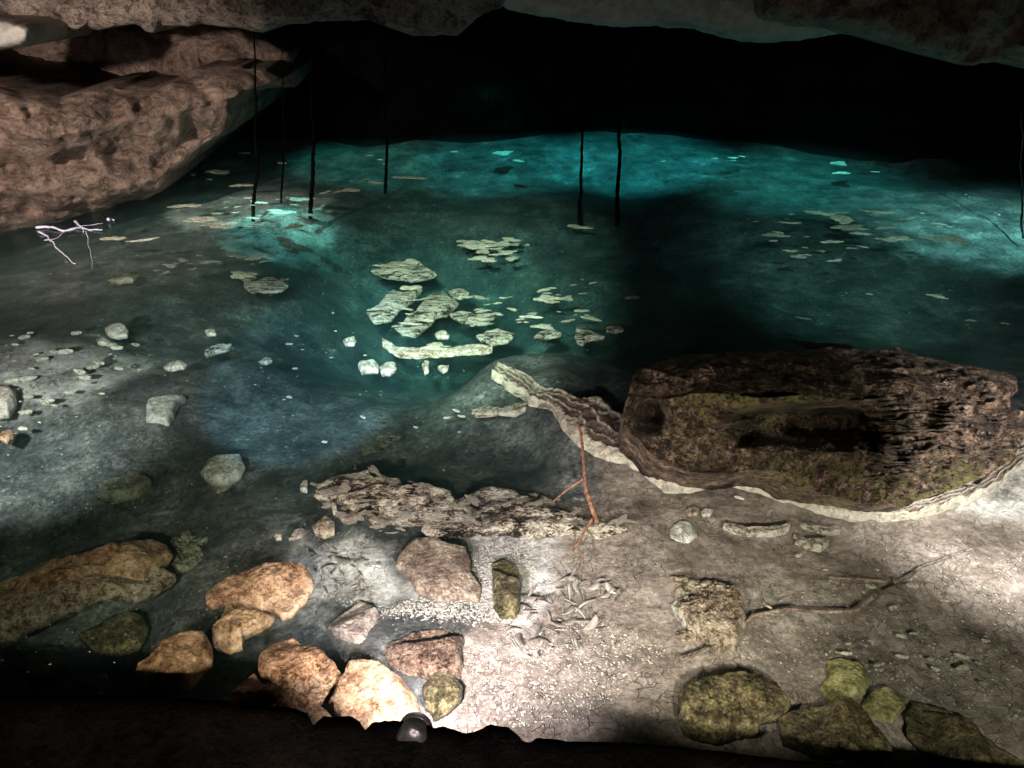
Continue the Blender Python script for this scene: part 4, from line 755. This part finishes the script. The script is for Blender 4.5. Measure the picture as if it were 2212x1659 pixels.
leaves([(1100,1330),(1170,1220),(1290,1240),(1330,1280),(1300,1370),(1180,1420),(1080,1420)], 100, 6, 54, 'curled drowned leaf in the litter right of the oblong stone', 'leaf litter right of the oblong stone', 31, -2.4, .9)
leaves([(650,1160),(780,1170),(830,1230),(760,1280),(690,1280)], 60, 12, 36, 'small silvery leaf in the dark litter left of the broad slab', 'leaf litter left of the broad slab', 32, -1.5, 1.5)

# fine gravel and crumbs: one uncountable mass
def gravel(name, areas, label, mat, seed):
    rs = np.random.RandomState(seed); allV = []; allF = []; base = 0
    oct_ = np.array([(1,0,0),(0,1,0),(-1,0,0),(0,-1,0),(0,0,.7),(0,0,-.7)]); of = [(0,1,4),(1,2,4),(2,3,4),(3,0,4),(1,0,5),(2,1,5),(3,2,5),(0,3,5)]
    for poly, n, s0, s1 in areas:
        xs = [p[0] for p in poly]; ys = [p[1] for p in poly]
        x = rs.uniform(min(xs), max(xs), n*3); y = rs.uniform(min(ys), max(ys), n*3)
        k = in_poly(x, y, poly); x = x[k][:n]; y = y[k][:n]
        dd = rays(x, y); t = (-.12-CAM_H)/dd[:,2]; p = dd*t[:,None]; p[:,2] = bed_z(p[:, :2])+.002
        for q in p:
            s = s0+(s1-s0)*rs.rand()**3; a = rs.rand()*6.28; c, si = math.cos(a), math.sin(a)
            v = oct_*(rs.uniform(.6,1.4,(6,1)))*s*np.array([1.3,.8,.7]); v = np.stack([v[:,0]*c-v[:,1]*si, v[:,0]*si+v[:,1]*c, v[:,2]], 1)+q
            allV.append(v); allF += [tuple(i+base for i in f) for f in of]; base += 6
    o = link(name, np.concatenate(allV), allF, mat, smooth=False, origin=(0,0,0)); tag(o, label, 'gravel', kind='stuff'); return o
gravel('gravel', [
 ([(840,1290),(1010,1240),(1040,1160),(1150,1180),(1160,1330),(1080,1340),(840,1310)], 4500, .0015, .008),
 ([(700,1250),(850,1290),(1000,1300),(1060,1360),(1000,1340),(800,1320)], 700, .002, .007),
 ([(940,1400),(1300,1330),(1450,1400),(1250,1560),(960,1560)], 2200, .0015, .007),
 ([(1600,1280),(2212,1200),(2212,1560),(1500,1420)], 1300, .0015, .007),
], 'fine pale shell grit strewn over the lit shallow bed', 'grit', 5)

def dust(n, seed):
    rs = np.random.RandomState(seed); V = []; F_ = []; b = 0
    poly = [(-200,1500),(-200,560),(300,480),(1000,420),(2400,420),(2400,700),(1350,740),(1200,1100),(1000,1150),(700,1250),(420,1480)]
    while b < n*4:
        x = rs.uniform(-200, 2400); y = 420+1080*rs.rand()**1.3
        if not in_poly(np.array([x]), np.array([y]), poly)[0]: continue
        p = P(x, y, .002); r = (.0012+.004*rs.rand()**3)*math.hypot(p[0], p[1], 2.5)/3.2; a = rs.rand()*6.3
        for k in range(4): V.append((p[0]+r*math.cos(a+k*1.57)*(1+.5*rs.rand()), p[1]+r*math.sin(a+k*1.57)*.8, .002))
        F_.append((b, b+1, b+2, b+3)); b += 4
    tag(link('floating_dust', V, F_, 'flake', smooth=False, origin=(0,0,0)), 'fine pale dust specks floating over the dark water', 'dust', kind='stuff')
dust(1500, 8)
